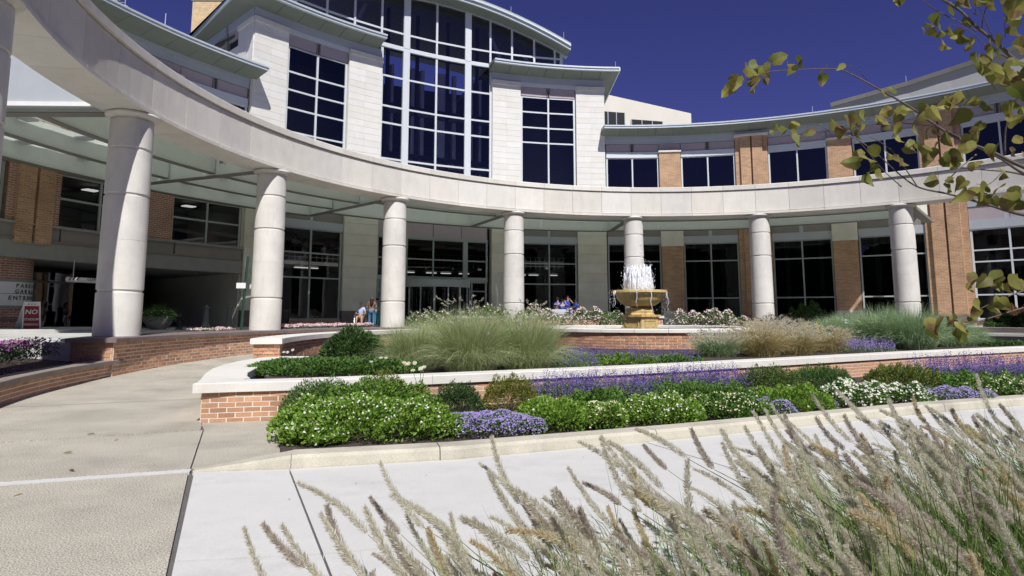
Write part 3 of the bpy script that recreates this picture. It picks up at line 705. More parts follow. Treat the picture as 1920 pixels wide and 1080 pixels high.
# --- wings: upper storey
BAYS = [(-2.35, 5.45), (8.7, 16.35), (20.85, 28.45), (31.6, 39.2), (43.75, 51.4), (54.5, 62.2)]
PIL = [(5.5, 8.6, 0), (16.4, 20.8, 1), (28.5, 31.5, 0), (39.2, 43.7, 1), (51.4, 54.5, 0), (62.2, 66.5, 1)]
def wing(side):
    mm = (lambda t: t) if side > 0 else mir
    def rg(a, b): a, b = mm(a), mm(b); return (min(a, b), max(a, b))
    br = M['fbrick']
    for (a, b) in BAYS:
        t0, t1 = rg(a, b)
        window(t0, t1, 10.4, 13.83, [(t0+t1)/2], [], M['uglass'], M['frame'])
        part('window_sill', t0, t1, 29.85, 30.1, 10.28, 10.4, M['metal'])
        part('head_band', t0, t1, 29.86, 30.2, 13.84, 14.29, M['frame'])
        # mauve panels
        mid = (t0+t1)/2; wd = (t1-t0)
        for (p, q) in ((t0+.02, mid-.30), (mid+.30, t1-.02)):
            part('mauve_panel', p, q, 29.95, 30.2, 14.33, 14.92, M['mauve'])
        mb = MB()
        for x in (-.26, .14): mb.pbox(mid+x, mid+x+.12, 29.9, 30.15, 14.3, 14.93, 1)
        for z in (14.4, 14.53, 14.66, 14.79): mb.pbox(mid-.14, mid+.14, 29.97, 30.1, z, z+.05, 1)
        mb.build('panel_bracket', M['dpanel'], root)
        part('spandrel_wall', t0, t1, 30.0, 30.3, 8.2, 10.28, br)
    for (a, b, wide) in PIL:
        t0, t1 = rg(a, b); zt = 15.1 if wide else 14.2
        if wide:
            m_ = (t0+t1)/2
            part('brick_pier', t0+.7, m_-.12, 29.6, 30.3, .97 if side > 0 else 4.6, zt, br)
            part('brick_pier', m_+.12, t1-.7, 29.6, 30.3, .97 if side > 0 else 4.6, zt, br)
            part('brick_recess', m_-.12, m_+.12, 29.85, 30.3, .97 if side > 0 else 4.6, zt, M['rbrick'])
            part('brick_return', t0, t0+.7, 29.78, 30.3, .97 if side > 0 else 4.6, zt, br); part('brick_return', t1-.7, t1, 29.78, 30.3, .97 if side > 0 else 4.6, zt, br)
            part('pier_cap', t0-.12, t1+.12, 29.5, 30.3, zt, zt+.16, M['clad'])
        else:
            part('brick_pier', t0, t1, 29.72, 30.3, 8.4, zt, br)
            part('pier_cap', t0-.1, t1+.1, 29.62, 30.3, zt, zt+.14, M['clad'])
            part('mauve_panel', t0, t1, 29.95, 30.2, zt+.16, 14.92, M['mauve'])
    a, b = rg(-2.5, 66.5)
    part('frieze_band', a, b, 29.93, 30.3, 14.95, 15.30, M['metal']); part('frieze_band', a, b, 29.85, 30.3, 15.303, 15.56, M['metal'])
    # eave: soffit panels, fascia in three strips, roof
    a, b = rg(-3.1, 66.5); n = 26; pw_ = (b-a)/n
    for i in range(n):
        mb = MB(); p, q = a+i*pw_+.02, a+(i+1)*pw_-.02
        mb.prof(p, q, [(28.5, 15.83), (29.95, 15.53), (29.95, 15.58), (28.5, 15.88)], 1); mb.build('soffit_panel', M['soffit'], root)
    mb = MB(); mb.prof(a, b, [(28.45, 15.80), (28.45, 15.93), (28.5, 15.94), (28.6, 15.94), (28.6, 15.84)], 30); mb.build('fascia', M['fascia'], root)
    mb = MB(); mb.prof(a, b, [(28.40, 15.95), (28.40, 16.05), (28.65, 16.07), (28.65, 15.95)], 30); mb.build('fascia', M['fascia'], root)
    mb = MB(); mb.prof(a, b, [(28.5, 16.08), (34, 16.32), (38, 16.3), (38, 15.9), (28.7, 15.9)], 30); mb.build('roof', M['roof'], root)
wing(1); wing(-1)
# --- ground storey right wing
for k, (a, b) in enumerate(BAYS):
    rows = [2.9, 5.71] if k < 4 else [2.9, 4.98, 5.71]
    window(a, b, 1.38, 7.05, [(a+b)/2], rows, M['glass'], M['gframe'] if k < 4 else M['frame'])
    part('head_band', a, b, 29.88, 30.2, 7.06, 7.62, M['metal']); part('dark_panel', a, (a+b)/2-.25, 29.95, 30.2, 7.63, 8.5, M['dpanel'] if k < 4 else M['mauve']); part('dark_panel', (a+b)/2+.25, b, 29.95, 30.2, 7.63, 8.5, M['dpanel'] if k < 4 else M['mauve'])
    part('panel_post', (a+b)/2-.25, (a+b)/2+.25, 29.98, 30.2, 7.63, 8.5, M['metal'])
    part('window_sill', a, b, 29.8, 30.1, 1.28, 1.38, M['metal']); part('base_wall', a, b, 29.9, 30.3, .9, 1.28, M['rbrick'])
    if k >= 4: part('head_band', a, b, 29.9, 30.2, 8.52, 9.0, M['metal'])
for (a, b, wide) in PIL:
    if wide: part('stone_base', a-.1, b+.1, 29.52, 30.3, 1.30, 1.62, M['bcap']); continue
    part('brick_pier', a, b, 29.72, 30.3, 1.95, 6.85, M['fbrick']); part('stone_block', a-.05, b+.05, 29.66, 30.3, 6.85, 8.39, M['gclad']); part('stone_base', a-.05, b+.05, 29.66, 30.3, .95, 1.95, M['gclad'])
# --- left wing lower storeys: brick, windows, panel band, concrete band, garage opening
for (a, b) in BAYS[:5]:
    t0, t1 = mir(b), mir(a)
    window(t0, t1, 5.46, 7.83, [(t0+t1)/2], [6.75], M['glass'], M['gframe'])
    part('head_band', t0, t1, 29.9, 30.2, 7.84, 8.2, M['dpanel'])
part('brick_pier', mir(8.6)-.05, mir(5.5)+.05, 29.8, 30.3, 5.45, 8.39, M['rbrick']); part('brick_pier', mir(20.8), mir(16.4), 29.75, 30.3, 5.45, 8.39, M['rbrick'])
part('brick_pier', mir(31.5), mir(28.5), 29.8, 30.3, 5.45, 8.39, M['rbrick'])
t = -53.95; edges = []
while t > -108: edges.append(t); t -= 7.6 if len(edges) % 2 else 3.4
for a, b in zip(edges[1:], edges): part('band_panel', a+.08, b-.08, 29.75, 30.3, 4.78, 5.44, M['dpanel'])
part('band_rail', -108, -53.9, 29.62, 30.3, 5.36, 5.455, M['band']); part('band_rail', -108, -53.9, 29.66, 30.35, 4.70, 4.775, M['dpanel'])
part('concrete_lintel', -108, -53.95, 29.70, 30.6, 3.98, 4.69, M['band'])
part('garage_ceiling', -108, -53.95, 30.6, 41, 4.0, 4.1, M['band'])
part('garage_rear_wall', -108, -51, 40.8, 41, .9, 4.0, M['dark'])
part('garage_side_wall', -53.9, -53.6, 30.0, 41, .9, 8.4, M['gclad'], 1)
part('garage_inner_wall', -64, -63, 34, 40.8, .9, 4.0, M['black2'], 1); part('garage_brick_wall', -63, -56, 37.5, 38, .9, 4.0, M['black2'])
mb = MB()
for t in (-70, -73, -76.5, -80, -83): mb.pbox(t, t+.25, 33.8, 33.95, .97, 3.95, 1)
mb.pbox(-84, -66, 33.8, 33.95, 3.2, 3.3); mb.build('garage_mullions', M['dpanel'], root)
part('garage_glass', -84, -66, 33.9, 33.92, .97, 3.95, M['glass'])
# --- pavilions
def stone_strip(t0, t1, z0, z1, R0, m, rh=.45, ncol=2, nm='stone_panel', g_=.012):
    n = max(1, int(round((z1-z0)/rh))); h = (z1-z0)/n
    for r in range(n):
        for c in range(ncol):
            a, b = lerp(t0, t1, c/ncol), lerp(t0, t1, (c+1)/ncol); gg = math.degrees(g_/2/RW)
            mb = MB(); mb.pbox(a+gg*.4, b-gg*.4, R0, R0+.12, z0+r*h+g_/2, z0+(r+1)*h-g_/2, 1); mb.build(nm, m, root)
    part('strip_backing', t0, t1, R0+.05, 30.5, z0, z1, M['gclad'])
LPB = None
def pavilion(T0, T1, W0, W1, MUL, left):
    global LPB
    # upper stone strips either side of the window
    stone_strip(T0, W0-.1, 9.0, 19.2, 29.75, M['clad']); stone_strip(W1+.1, T1, 9.0, 19.2, 29.75, M['clad'])
    part('cornice_stone', T0-.06, W0-.1, 29.66, 30.3, 19.2, 19.52, M['cap']); part('cornice_stone', W1+.1, T1+.06, 29.66, 30.3, 19.2, 19.52, M['cap'])
    window(W0, W1, 9.6, 18.5, [MUL], [10.9, 14.86, 16.05, 17.28] if not left else [10.9, 13.0, 14.5, 15.68, 16.85], M['uglass'], M['frame'], fw=.11)
    mid = MUL
    for (p, q) in ((W0+.02, mid-.28), (mid+.28, W1-.02)): part('mauve_panel', p, q, 29.92, 30.2, 18.56, 19.25, M['mauve'])
    mb = MB()
    for x in (-.24, .12): mb.pbox(mid+x, mid+x+.12, 29.88, 30.15, 18.52, 19.27, 1)
    for z in (18.62, 18.8, 18.98, 19.12): mb.pbox(mid-.12, mid+.12, 29.95, 30.1, z, z+.06, 1)
    mb.build('panel_bracket', M['dpanel'], root)
    part('head_band', W0-.1, W1+.1, 29.84, 30.3, 19.28, 19.60, M['frame'])
    part('frieze_band', T0, T1, 29.82, 30.3, 19.61, 20.12, M['metal'])
    # ground storey
    stone_strip(T0, W0-.15, 1.9, 8.39, 29.78, M['gclad'], .76, 1); stone_strip(W1+.15, T1, 1.9, 8.39, 29.78, M['gclad'], .76, 1)
    part('stone_base', T0, W0-.15, 29.75, 30.3, .95, 1.9, M['bcap']); part('stone_base', W1+.15, T1, 29.75, 30.3, .95, 1.9, M['bcap'])
    window(W0, W1, 1.36, 7.02, [MUL], [3.95, 5.5], M['glass'], M['gframe'])
    part('head_band', W0-.12, W1+.12, 29.88, 30.3, 7.03, 7.55, M['metal'])
    part('dark_panel', W0-.12, MUL-.2, 29.95, 30.3, 7.56, 8.39, M['dpanel']); part('dark_panel', MUL+.2, W1+.12, 29.95, 30.3, 7.56, 8.39, M['dpanel']); part('panel_post', MUL-.2, MUL+.2, 29.98, 30.3, 7.56, 8.39, M['metal'])
    part('base_wall', W0-.12, W1+.12, 29.9, 30.3, .95, 1.36, M['rbrick'])
    # eave
    if left: a, b = T0-3.2, T1-.6
    else: a, b = T0-.5, T1+1.95
    n = 7
    for i in range(n):
        p, q = lerp(a, b, i/n)+.03, lerp(a, b, (i+1)/n)-.03
        if left and q <= T0 or not left and p >= T1: continue
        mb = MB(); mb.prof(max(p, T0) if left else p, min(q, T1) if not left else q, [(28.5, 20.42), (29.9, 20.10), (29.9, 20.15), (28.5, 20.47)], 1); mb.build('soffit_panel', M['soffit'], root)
    for (z0, z1, Rr) in ((20.38, 20.52, 28.45), (20.54, 20.66, 28.38)):
        mb = MB(); mb.prof(a, b, [(Rr, z0), (Rr, z1), (Rr+.2, z1), (Rr+.2, z0)], 8); mb.build('fascia', M['fascia'], root)
    mb = MB(); mb.prof(a if not left else T0+.6, b, [(28.5, 20.67), (31.0, 20.9), (39.5, 20.9), (39.5, 20.55), (28.6, 20.55)], 8); mb.build('roof', M['roof'], root)
    if left: c_ = [PP(a, 28.5), PP(-52.8, 39.7), PP(T0+.6, 39.5), PP(T0+.6, 28.5)]; mb = MB(); mb.prism([q[:2] for q in c_], 20.56, 20.67); mb.build('roof', M['roof'], root)
    # side soffit and side fascia
    e = a if left else b; wall_t = T0 if left else T1
    A0 = PP(e, 28.45); A1 = PP(e, 42) if not left else PP(-52.8, 39.8); B0 = PP(wall_t, 29.9); B1 = PP(wall_t, 42) if not left else (A1[0]+B0[0]-A0[0], A1[1]+B0[1]-A0[1]-1.2, 0)
    mb = MB(); mb.add([(A0[0], A0[1], 20.42), (A1[0], A1[1], 20.42), (B1[0], B1[1], 20.10), (B0[0], B0[1], 20.10)], [(0, 1, 2, 3) if not left else (3, 2, 1, 0)]); mb.build('side_soffit', M['soffit'], root)
    W0_ = PP(wall_t, 28.45); mb = MB(); mb.add([(A0[0], A0[1], 20.42), (B0[0], B0[1], 20.10), (W0_[0], W0_[1], 20.42)], [(0, 1, 2)]); mb.build('corner_soffit', M['soffit'], root)
    mb = MB(); dq = .15 if not left else -.15
    
    if left: d_ = (Vector(A1[:2])-Vector(A0[:2])).normalized(); n_ = Vector((d_.y, -d_.x))*.1; mb.prism([A0[:2], A1[:2], (A1[0]+n_.x, A1[1]+n_.y), (A0[0]+n_.x, A0[1]+n_.y)], 20.38, 20.66)
    else: mb.pbox(min(e, e+dq), max(e, e+dq), 28.45, 42, 20.38, 20.66, 1)
    mb.build('side_fascia', M['fascia'], root)
    if left: LPB = (B0, B1)
pavilion(-53.75, -36.4, -49.3, -41.2, -45.25, True)
pavilion(-19.8, -2.55, -15.35, -7.0, -11.1, False)
# left side wall of the left pavilion (radial), with stone rows and a recessed window
def side_wall(t, R0, R1, z0, z1, rh, m, sgn):
    n = int(round((z1-z0)/rh)); h = (z1-z0)/n; nc = max(1, int(round((R1-R0)/1.0)))
    for r in range(n):
        for c in range(nc):
            a, b = lerp(R0, R1, c/nc)+.006, lerp(R0, R1, (c+1)/nc)-.006
            mb = MB(); w_ = .18*sgn; mb.pbox(min(t, t+w_), max(t, t+w_), a, b, z0+r*h+.006, z0+(r+1)*h-.006, 1); mb.build('stone_panel', m, root)
B0, B1 = Vector(LPB[0][:2]), Vector(LPB[1][:2]); sdv = (B1-B0).normalized(); snv = Vector((sdv.y, -sdv.x)); SL = (B1-B0).length
def sbox(d0, d1, z0, z1, off, th, nm, m):
    P0 = B0+sdv*d0-snv*off; P1 = B0+sdv*d1-snv*off; mb = MB(); mb.prism([tuple(P0), tuple(P1), tuple(P1+snv*th), tuple(P0+snv*th)], z0, z1); return mb.build(nm, m, root)
for rr2 in range(12):
    for cc2 in range(2): sbox(-.1+cc2*1.05+.006, -.1+(cc2+1)*1.05-.006, 13.8+rr2*.45+.006, 13.8+(rr2+1)*.45-.006, .06, .12, 'stone_panel', M['clad'])
sbox(.0, SL, 8.4, 18.3, 0, .3, 'side_wall', M['gclad']); sbox(-.1, 2.1, 19.2, 19.5, .12, .3, 'side_cornice', M['cap']); sbox(0, SL, 19.5, 20.1, .05, .4, 'side_frieze', M['metal'])
sbox(2.1, SL, 18.3, 18.9, -.15, .2, 'side_window_glass', M['black']); sbox(2.1, SL, 18.9, 19.5, 0, .2, 'side_head', M['mauve']); sbox(0, 2.1, 18.3, 19.2, -.05, .2, 'side_wall', M['gclad'])
part('side_wall_right', -2.8, -2.55, 30.3, 42, 8.4, 20.1, M['clad'], 1)
# --- atrium
headf = lambda t: 24.75-(t+28.3)**2*.0068
AR_ = 30.45
window(-36.4, -19.8, 8.8, 20.62, [-32.75, -28.2, -23.45], [10.3, 12.45, 15.0, 16.22, 18.42], M['aglass'], M['frame'], R=30.05, fw=.13, thick_cols=(-32.75, -23.45), thick_rows=(20.62,))
part('atrium_transom', -36.4, -19.8, 29.93, 30.2, 20.5, 20.72, M['frame'])
window(-48.6, -8.9, 20.73, 25.0, [-44.2, -40.3, -36.4, -32.75, -28.2, -23.45, -20.0, -16.65, -13.2, -10.0], [21.8], M['aglass'], M['frame'], R=30.05, fw=.13, thick_cols=(-32.75, -23.45), headfn=headf)
mb = MB(); V = []; n = 60
TT = [lerp(-49.3, -8.1, k/n) for k in range(n+1)]
def arch(name, R0, R1, zo0, zo1, m, zo0b=None, zo1b=None):
    mb = MB(); V = []; F = []
    zo0b = zo0 if zo0b is None else zo0b; zo1b = zo1 if zo1b is None else zo1b
    for t in TT:
        z = headf(t); V += [PP(t, R0, z+zo0), PP(t, R0, z+zo1), PP(t, R1, z+zo1b), PP(t, R1, z+zo0b)]
    for k in range(n):
        for q in range(4): a = 4*k+q; b = 4*k+(q+1) % 4; F.append((a, a+4, b+4, b))
    F += [(0, 1, 2, 3), (4*n+3, 4*n+2, 4*n+1, 4*n)]; mb.add(V, F); mb.build(name, m, root)
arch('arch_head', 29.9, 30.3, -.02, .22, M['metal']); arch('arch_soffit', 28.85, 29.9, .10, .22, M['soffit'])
arch('fascia', 28.70, 28.85, .08, .30, M['fascia']); arch('fascia', 28.55, 28.85, .32, .46, M['fascia']); arch('roof', 28.6, 42, .47, .60, M['roof'])
part('atrium_end_wall', -9.0, -8.7, 30.1, 42, 20.6, 22.4, M['frame'], 1)
# interior of atrium: bright rear wall, floors, posts, sloped stair
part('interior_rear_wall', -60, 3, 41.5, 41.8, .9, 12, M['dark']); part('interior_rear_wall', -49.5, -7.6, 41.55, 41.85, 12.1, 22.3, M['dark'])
for z in (8.7, 12.55, 16.3): part('floor_slab', -37, -19, 31.3, 39.5, z, z+.45, M['inner'])
for z in (9.6, 13.5, 17.2):
    for t, w_ in ((-35.6, .6), (-33.9, .35), (-31.0, 1.0), (-29.6, .5), (-27.2, 1.5), (-24.9, .5), (-22.4, .5), (-21.0, .4)): part('interior_column', t, t+w_, 31.2, 31.2+random.uniform(.3, 1.2), z-.4, z+2.7, M['inner2'], 1)
mb = MB()
for t in np.linspace(-36.5, -19.5, 22): mb.pbox(t, t+.07, 33.1, 33.15, 12.95, 14.0, 1)
for z in (13.3, 13.7, 14.0, 17.1, 17.5, 17.8): mb.pbox(-36.5, -19.5, 33.1, 33.15, z, z+.05)
mb.build('balcony_railing', M['black'], root)
mb = MB()
for t in (-34.8, -30.5, -26.0, -21.6): mb.pbox(t, t+.35, 30.9, 31.2, 8.8, 24, 1)
for z in (10.5, 13.0, 16.6, 20.8): mb.pbox(-36, -20, 30.9, 31.1, z, z+.25)
mb.build('steel_frame', M['black2'], root)
mb = MB()
for (ta, tb, za, zb_) in ((-40, -37.6, 20.9, 24), (-19.3, -16.8, 24, 20.9), (-14, -12, 22.4, 20.8)):
    A, B = PP(ta, 31.5, za), PP(tb, 31.5, zb_); mb.tube([A, B], .16, 8)
mb.build('roof_struts', M['frame'], root)
# dark interiors behind wing and pavilion windows
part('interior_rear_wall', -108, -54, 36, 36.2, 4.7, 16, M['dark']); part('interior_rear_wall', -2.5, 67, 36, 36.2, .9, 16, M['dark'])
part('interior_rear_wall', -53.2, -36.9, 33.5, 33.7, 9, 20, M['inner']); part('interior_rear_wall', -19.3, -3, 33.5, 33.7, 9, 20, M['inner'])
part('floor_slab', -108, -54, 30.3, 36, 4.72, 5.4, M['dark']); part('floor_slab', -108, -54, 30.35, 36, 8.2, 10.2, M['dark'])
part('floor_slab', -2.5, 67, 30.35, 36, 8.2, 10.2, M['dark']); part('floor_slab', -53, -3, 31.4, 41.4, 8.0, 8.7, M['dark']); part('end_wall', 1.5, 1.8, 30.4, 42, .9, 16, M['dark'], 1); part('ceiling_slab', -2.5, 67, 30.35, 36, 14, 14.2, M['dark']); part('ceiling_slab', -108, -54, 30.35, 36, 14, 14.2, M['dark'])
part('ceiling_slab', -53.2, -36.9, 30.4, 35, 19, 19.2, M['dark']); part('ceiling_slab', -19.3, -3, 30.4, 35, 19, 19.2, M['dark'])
for t in (-36.85, -19.4): part('partition', t, t+.15, 30.4, 39, 8.8, 20.4, M['dark'], 1)
part('mezzanine_floor', -53, -3, 33.0, 39, 5.0, 5.25, M['dpanel']); part('orange_wall', -53, -22, 38.6, 38.8, 5.25, 8.0, M['orange'])
mb = MB()
for t in np.linspace(-52, -5, 70): mb.pbox(t, t+.06, 32.95, 33.0, 5.25, 6.2, 1)
for z in (5.5, 5.85, 6.2): mb.pbox(-52, -5, 32.95, 33.0, z, z+.05)
mb.build('mezzanine_railing', M['steel'], root)
em = bpy.data.materials.new('ceiling_light'); _, pe = nodes(em); pe.inputs['Emission Color'].default_value = (1, .96, .88, 1); pe.inputs['Emission Strength'].default_value = 1.6
for t in (-48, -46.2, -43.5, -42, -35, -31.5, -29.5, -26.5, -24.5, -22, -14, -12.2, -9.5): part('ceiling_light', t, t+1.3, 34.0, 34.25, 4.86, 4.92, em, 1)
for t in (-71, -67, -60, -57.5): part('ceiling_light', t, t+1.1, 32.5, 33.0, 7.9, 7.95, em, 1)
for t in (-47.4, -10.2, 1.6, 10.5, 14.2, 22.5, 26.6, 33, 37.5, 45.2, 49): part('interior_post', t, t+.55, 33.2, 33.6, .97, 8.0, M['inner'], 1)
for t in (-46, -13.4, .2, 12.6, 23.6, 35.4, 46.9): part('reception_counter', t, t+3.0, 32.0, 32.5, .97, 2.05, M['inner'], 2)
# --- entrance between pavilions
window(-36.35, -20.35, 4.28, 6.98, [-32.4, -28.3, -23.65], [5.54], M['glass'], M['gframe'], thick_cols=(-23.65, -32.4), name='transom_window')
part('head_band', -36.35, -20.3, 29.9, 30.3, 6.99, 7.12, M['gframe']); 
for a, b in ((-36.3, -32.6), (-32.5, -28.4), (-28.3, -24.3), (-24.2, -20.4)): part('dark_panel', a, b, 29.97, 30.3, 7.13, 8.39, M['mauve'])
part('entrance_lintel', -36.3, -20.35, 29.9, 30.3, 4.02, 4.27, M['gframe'])
cdr = PP(-28.3, 29.5, 0)
mb = MB(); mb.lathe((cdr[0], cdr[1], 0), [(2.42, 3.52), (2.45, 3.52), (2.45, 3.98), (2.38, 4.0), (0.1, 4.0), (.1, 3.5), (2.3, 3.5)], 48, False); dn = mb.build('revolving_door', M['gframe'], root)
mb = MB()
for k in range(16):
    th = 2*math.pi*k/16+.1; mb.box((cdr[0]+2.36*math.cos(th), cdr[1]+2.36*math.sin(th), 2.25), (.07 if k % 2 else .13, .12, 2.55), th+math.pi/2)
mb.lathe((cdr[0], cdr[1], 0), [(2.32, .97), (2.42, .97), (2.42, 1.12), (2.32, 1.12)], 48, False); mb.build('drum_frame', M['gframe'], dn)
mb = MB(); mb.lathe((cdr[0], cdr[1], 0), [(2.36, 1.0), (2.36, 3.5)], 48, False); mb.build('curved_glass', M['glass'], dn, True)
mb = MB()
for k in range(4):
    th = .5+k*math.pi/2; mb.box((cdr[0]+1.1*math.cos(th), cdr[1]+1.1*math.sin(th), 1.15), (2.1, .05, .2), th); mb.box((cdr[0]+2.1*math.cos(th), cdr[1]+2.1*math.sin(th), 2.2), (.08, .06, 2.3), th)
    mb.box((cdr[0]+1.1*math.cos(th), cdr[1]+1.1*math.sin(th), 2.0), (2.1, .04, .05), th)
mb.build('door_wings', M['steel'], dn)
def door(a, b):
    d = window(a, b, .97, 4.0, [a+.45], [3.35], M['glass'], M['gframe'], name='side_door', R=29.98)
    mb = MB(); mb.pbox(a+.62, a+.74, 29.85, 29.9, 1.7, 2.4, 1); mb.pbox(a+.5, b-.1, 29.84, 29.88, 2.0, 2.06, 1); mb.build('door_handle', M['steel'], d)
    mb = MB(); mb.pbox(a+.9, a+1.4, 29.8, 29.9, 3.5, 3.6, 1); mb.build('door_closer', M['black'], d)
door(-23.1, -20.45); door(-36.2, -33.6)
part('entrance_side_panel', -33.5, -32.7, 29.95, 30.3, .97, 4.0, M['gframe']); part('entrance_side_panel', -23.9, -23.15, 29.9, 30.3, .97, 4.0, M['gframe'])
# grey upper roof screen at far right
mb = MB(); V = []; F = []; TS = [(29.0, 18.6), (33, 18.95), (37.7, 19.3), (42, 19.7), (46.4, 20.05), (52, 20.5), (58, 20.8), (66, 20.9)]
for (t, z) in TS: V += [PP(t, 35.6, 16.2), PP(t, 35.6, z-.0)]
for k in range(len(TS)-1): F.append((2*k, 2*k+2, 2*k+3, 2*k+1))
mb.add(V, F); mb.build('roof_screen', M['greymetal'], root)
mb = MB(); V = []; F = []
for (t, z) in TS: V += [PP(t, 35.3, z-.28), PP(t, 35.2, z+.02), PP(t, 36.2, z+.02), PP(t, 36.2, z-.28)]
for k in range(len(TS)-1):
    for q in range(4): a = 4*k+q; b = 4*k+(q+1) % 4; F.append((a, a+4, b+4, b))
mb.add(V, F); mb.build('roof_screen_trim', M['dpanel'], root)
# lightning rods
for (t, R, z) in ((-17.6, 28.7, 24.5), (-9.2, 28.7, 22.9), (-1.1, 28.7, 20.66), (27, 29, 16.1), (37.5, 35.5, 19.3)):
    p = PP(t, R, z); mb = MB(); mb.tube([(p[0], p[1], z-.05), (p[0], p[1], z+.55)], .018, 6); mb.build('lightning_rod', M['metal'], root)
# ------------------------------------------------------------------ far buildings and masts
t_ = thing('brick_tower', 'tan brick tower rising behind the left pavilion roof', 'building', (-41, 90, 0))
mb = MB(); mb.prism([(-47.8, 90), (-39.6, 90), (-36, 100), (-47.8, 100)], 0, 48.4); mb.build('tower_wall', M['tbrick'], t_)
mb = MB(); mb.prism([(-47.95, 89.85), (-39.5, 89.85), (-35.9, 100.1), (-47.95, 100.1)], 48.4, 48.75); mb.build('parapet', M['beige'], t_)
t_ = thing('beige_building', 'pale beige flat roofed block beyond the right pavilion', 'building', (18, 90, 0))
def fbx(x0, x1, y0, y1, z0, z1, nm, m):
    mb = MB(); mb.prism([(x0, y0), (x1, y0), (x1, y1), (x0, y1)], z0, z1); return mb.build(nm, m, t_)
mb = MB(); mb.add([(9, 88, 0), (26.8, 92, 0), (26.8, 104, 0), (9, 104, 0), (9, 88, 34.2), (26.8, 92, 31.6), (26.8, 104, 33), (9, 104, 35.4)], [(0, 1, 5, 4), (1, 2, 6, 5), (2, 3, 7, 6), (3, 0, 4, 7), (4, 5, 6, 7)]); mb.build('wall', M['beige'], t_)
for (x0, x1, z0, z1) in ((12.6, 16.4, 29.0, 30.9), (17.4, 22.2, 28.6, 30.0)):
    yy = lambda x: 88+(x-9)/17.8*4-.12
    mb = MB(); mb.prism([(x0, yy(x0)), (x1, yy(x1)), (x1, yy(x1)+.2), (x0, yy(x0)+.2)], z0, z1); wn = mb.build('window', M['black'], t_)
    mb = MB()
    for k in range(4): x = lerp(x0, x1, k/3); mb.box((x, yy(x)-.04, (z0+z1)/2), (.12, .1, z1-z0), .22)
    mb.build('window_frame', M['metal'], wn)
t_ = thing('antenna_mast', 'lattice antenna mast with white dishes above the ring beam', 'antenna', (-39.6, 60, 26))
mb = MB()
for dx, dy in ((-.35, 0), (.35, 0), (0, .5)): mb.tube([(-39.8+dx, 60+dy, 26), (-39.8+dx, 60+dy, 37)], .09, 6)
for k in range(12): z = 26+k*.9; mb.tube([(-40.15, 60, z), (-39.45, 60, z+.9)], .05, 5); mb.tube([(-40.15, 60, z), (-39.45, 60, z)], .03, 5)
mb.tube([(-41.2, 60, 31.6), (-38.4, 60, 31.4)], .04, 5); mb.tube([(-41.2, 60, 32.6), (-38.6, 60, 32.6)], .04, 5); mb.tube([(-38.6, 60, 31.2), (-38.6, 60, 33.5)], .04, 5)
mb.build('mast', M['metal'], t_)
for (x, z, r) in ((-38.3, 31.6, .42),):
    mb = MB(); mb.lathe((0, 0, 0), [(.02, 0), (r*.7, .06), (r, .18), (r, .2), (.02, .06)], 20, False)
    o = mb.build('dish', M['white'], None); o.parent = t_; o.rotation_euler = (R_(80), 0, R_(25)); o.location = (x+39.6, -.5, z-26)
for (x, z) in ((-41.2, 32.9), (-41.1, 31.9), (-39.2, 33.1), (-39.6, 32.2)):
    mb = MB(); mb.box((x, 59.8, z), (.3, .2, .7)); mb.build('panel_antenna', M['white'], t_)
t_ = thing('whip_antenna', 'thin single whip antenna standing behind the left wing roof', 'antenna', (-25.87, 45, 16)); mb = MB(); mb.tube([(-25.9, 45, 16), (-25.87, 45, 21.6), (-25.85, 45, 24)], [.05, .05, .03], 6); mb.build('rod', M['metal'], t_)
# ------------------------------------------------------------------ fountain
FC = (5.38, 26.5)
root = thing('fountain', 'tiered ochre stone fountain in a round brick pool with white spray', 'fountain', (FC[0], FC[1], .4))
bc = BrickCount(); circ = [(FC[0]+4.38*math.sin(a), FC[1]+4.38*math.cos(a)) for a in np.linspace(math.pi*.5, math.pi*1.5, 49)][::-1]
brick_face(root, circ, .40, 1.02, .30, .1, bc, 290); flush_bricks(root, bc)
mb = MB(); mb.prof(0, 360, [(3.9, .2), (3.9, 1.015), (4.37, 1.015), (4.37, .2)], 72, False, FC); mb.build('pool_wall', M['mortar'], root)
for k in range(24):
    a, b = k*15+.1, k*15+14.9
    mb = MB(); mb.prof(a, b, [(3.82, 1.02), (3.82, 1.13), (3.84, 1.15), (4.44, 1.15), (4.47, 1.12), (4.47, 1.02)], 5, True, FC); mb.build('rim_stone', M['cap'], root)
mb = MB(); mb.lathe((FC[0], FC[1], 0), [(.02, .93), (3.92, .93)], 64, False); mb.build('pool_water', M['water'], root)
rz = R_(38)
def sq(c, w, z0, z1, rz, m, nm, w1=None):
    mb = MB(); w1 = w1 or w; h, h1 = w/2, w1/2; V = []
    for (hh, z) in ((h, z0), (h1, z1)):
        for sx, sy in ((-1, -1), (1, -1), (1, 1), (-1, 1)):
            x, y = sx*hh, sy*hh; V.append((c[0]+x*math.cos(rz)-y*math.sin(rz), c[1]+x*math.sin(rz)+y*math.cos(rz), z))
    mb.hexa(V); return mb.build(nm, m, root)
fx = (FC[0]-.08, FC[1])
sq(fx, 1.02, .5, 1.49, rz, M['fount'], 'pedestal'); sq(fx, 1.10, .5, 1.13, rz, M['fount'], 'pedestal_base'); sq(fx, 1.04, 1.49, 1.56, rz, M['fount'], 'pedestal_moulding', 1.14); sq(fx, 1.20, 1.56, 1.64, rz, M['fount'], 'pedestal_cornice')
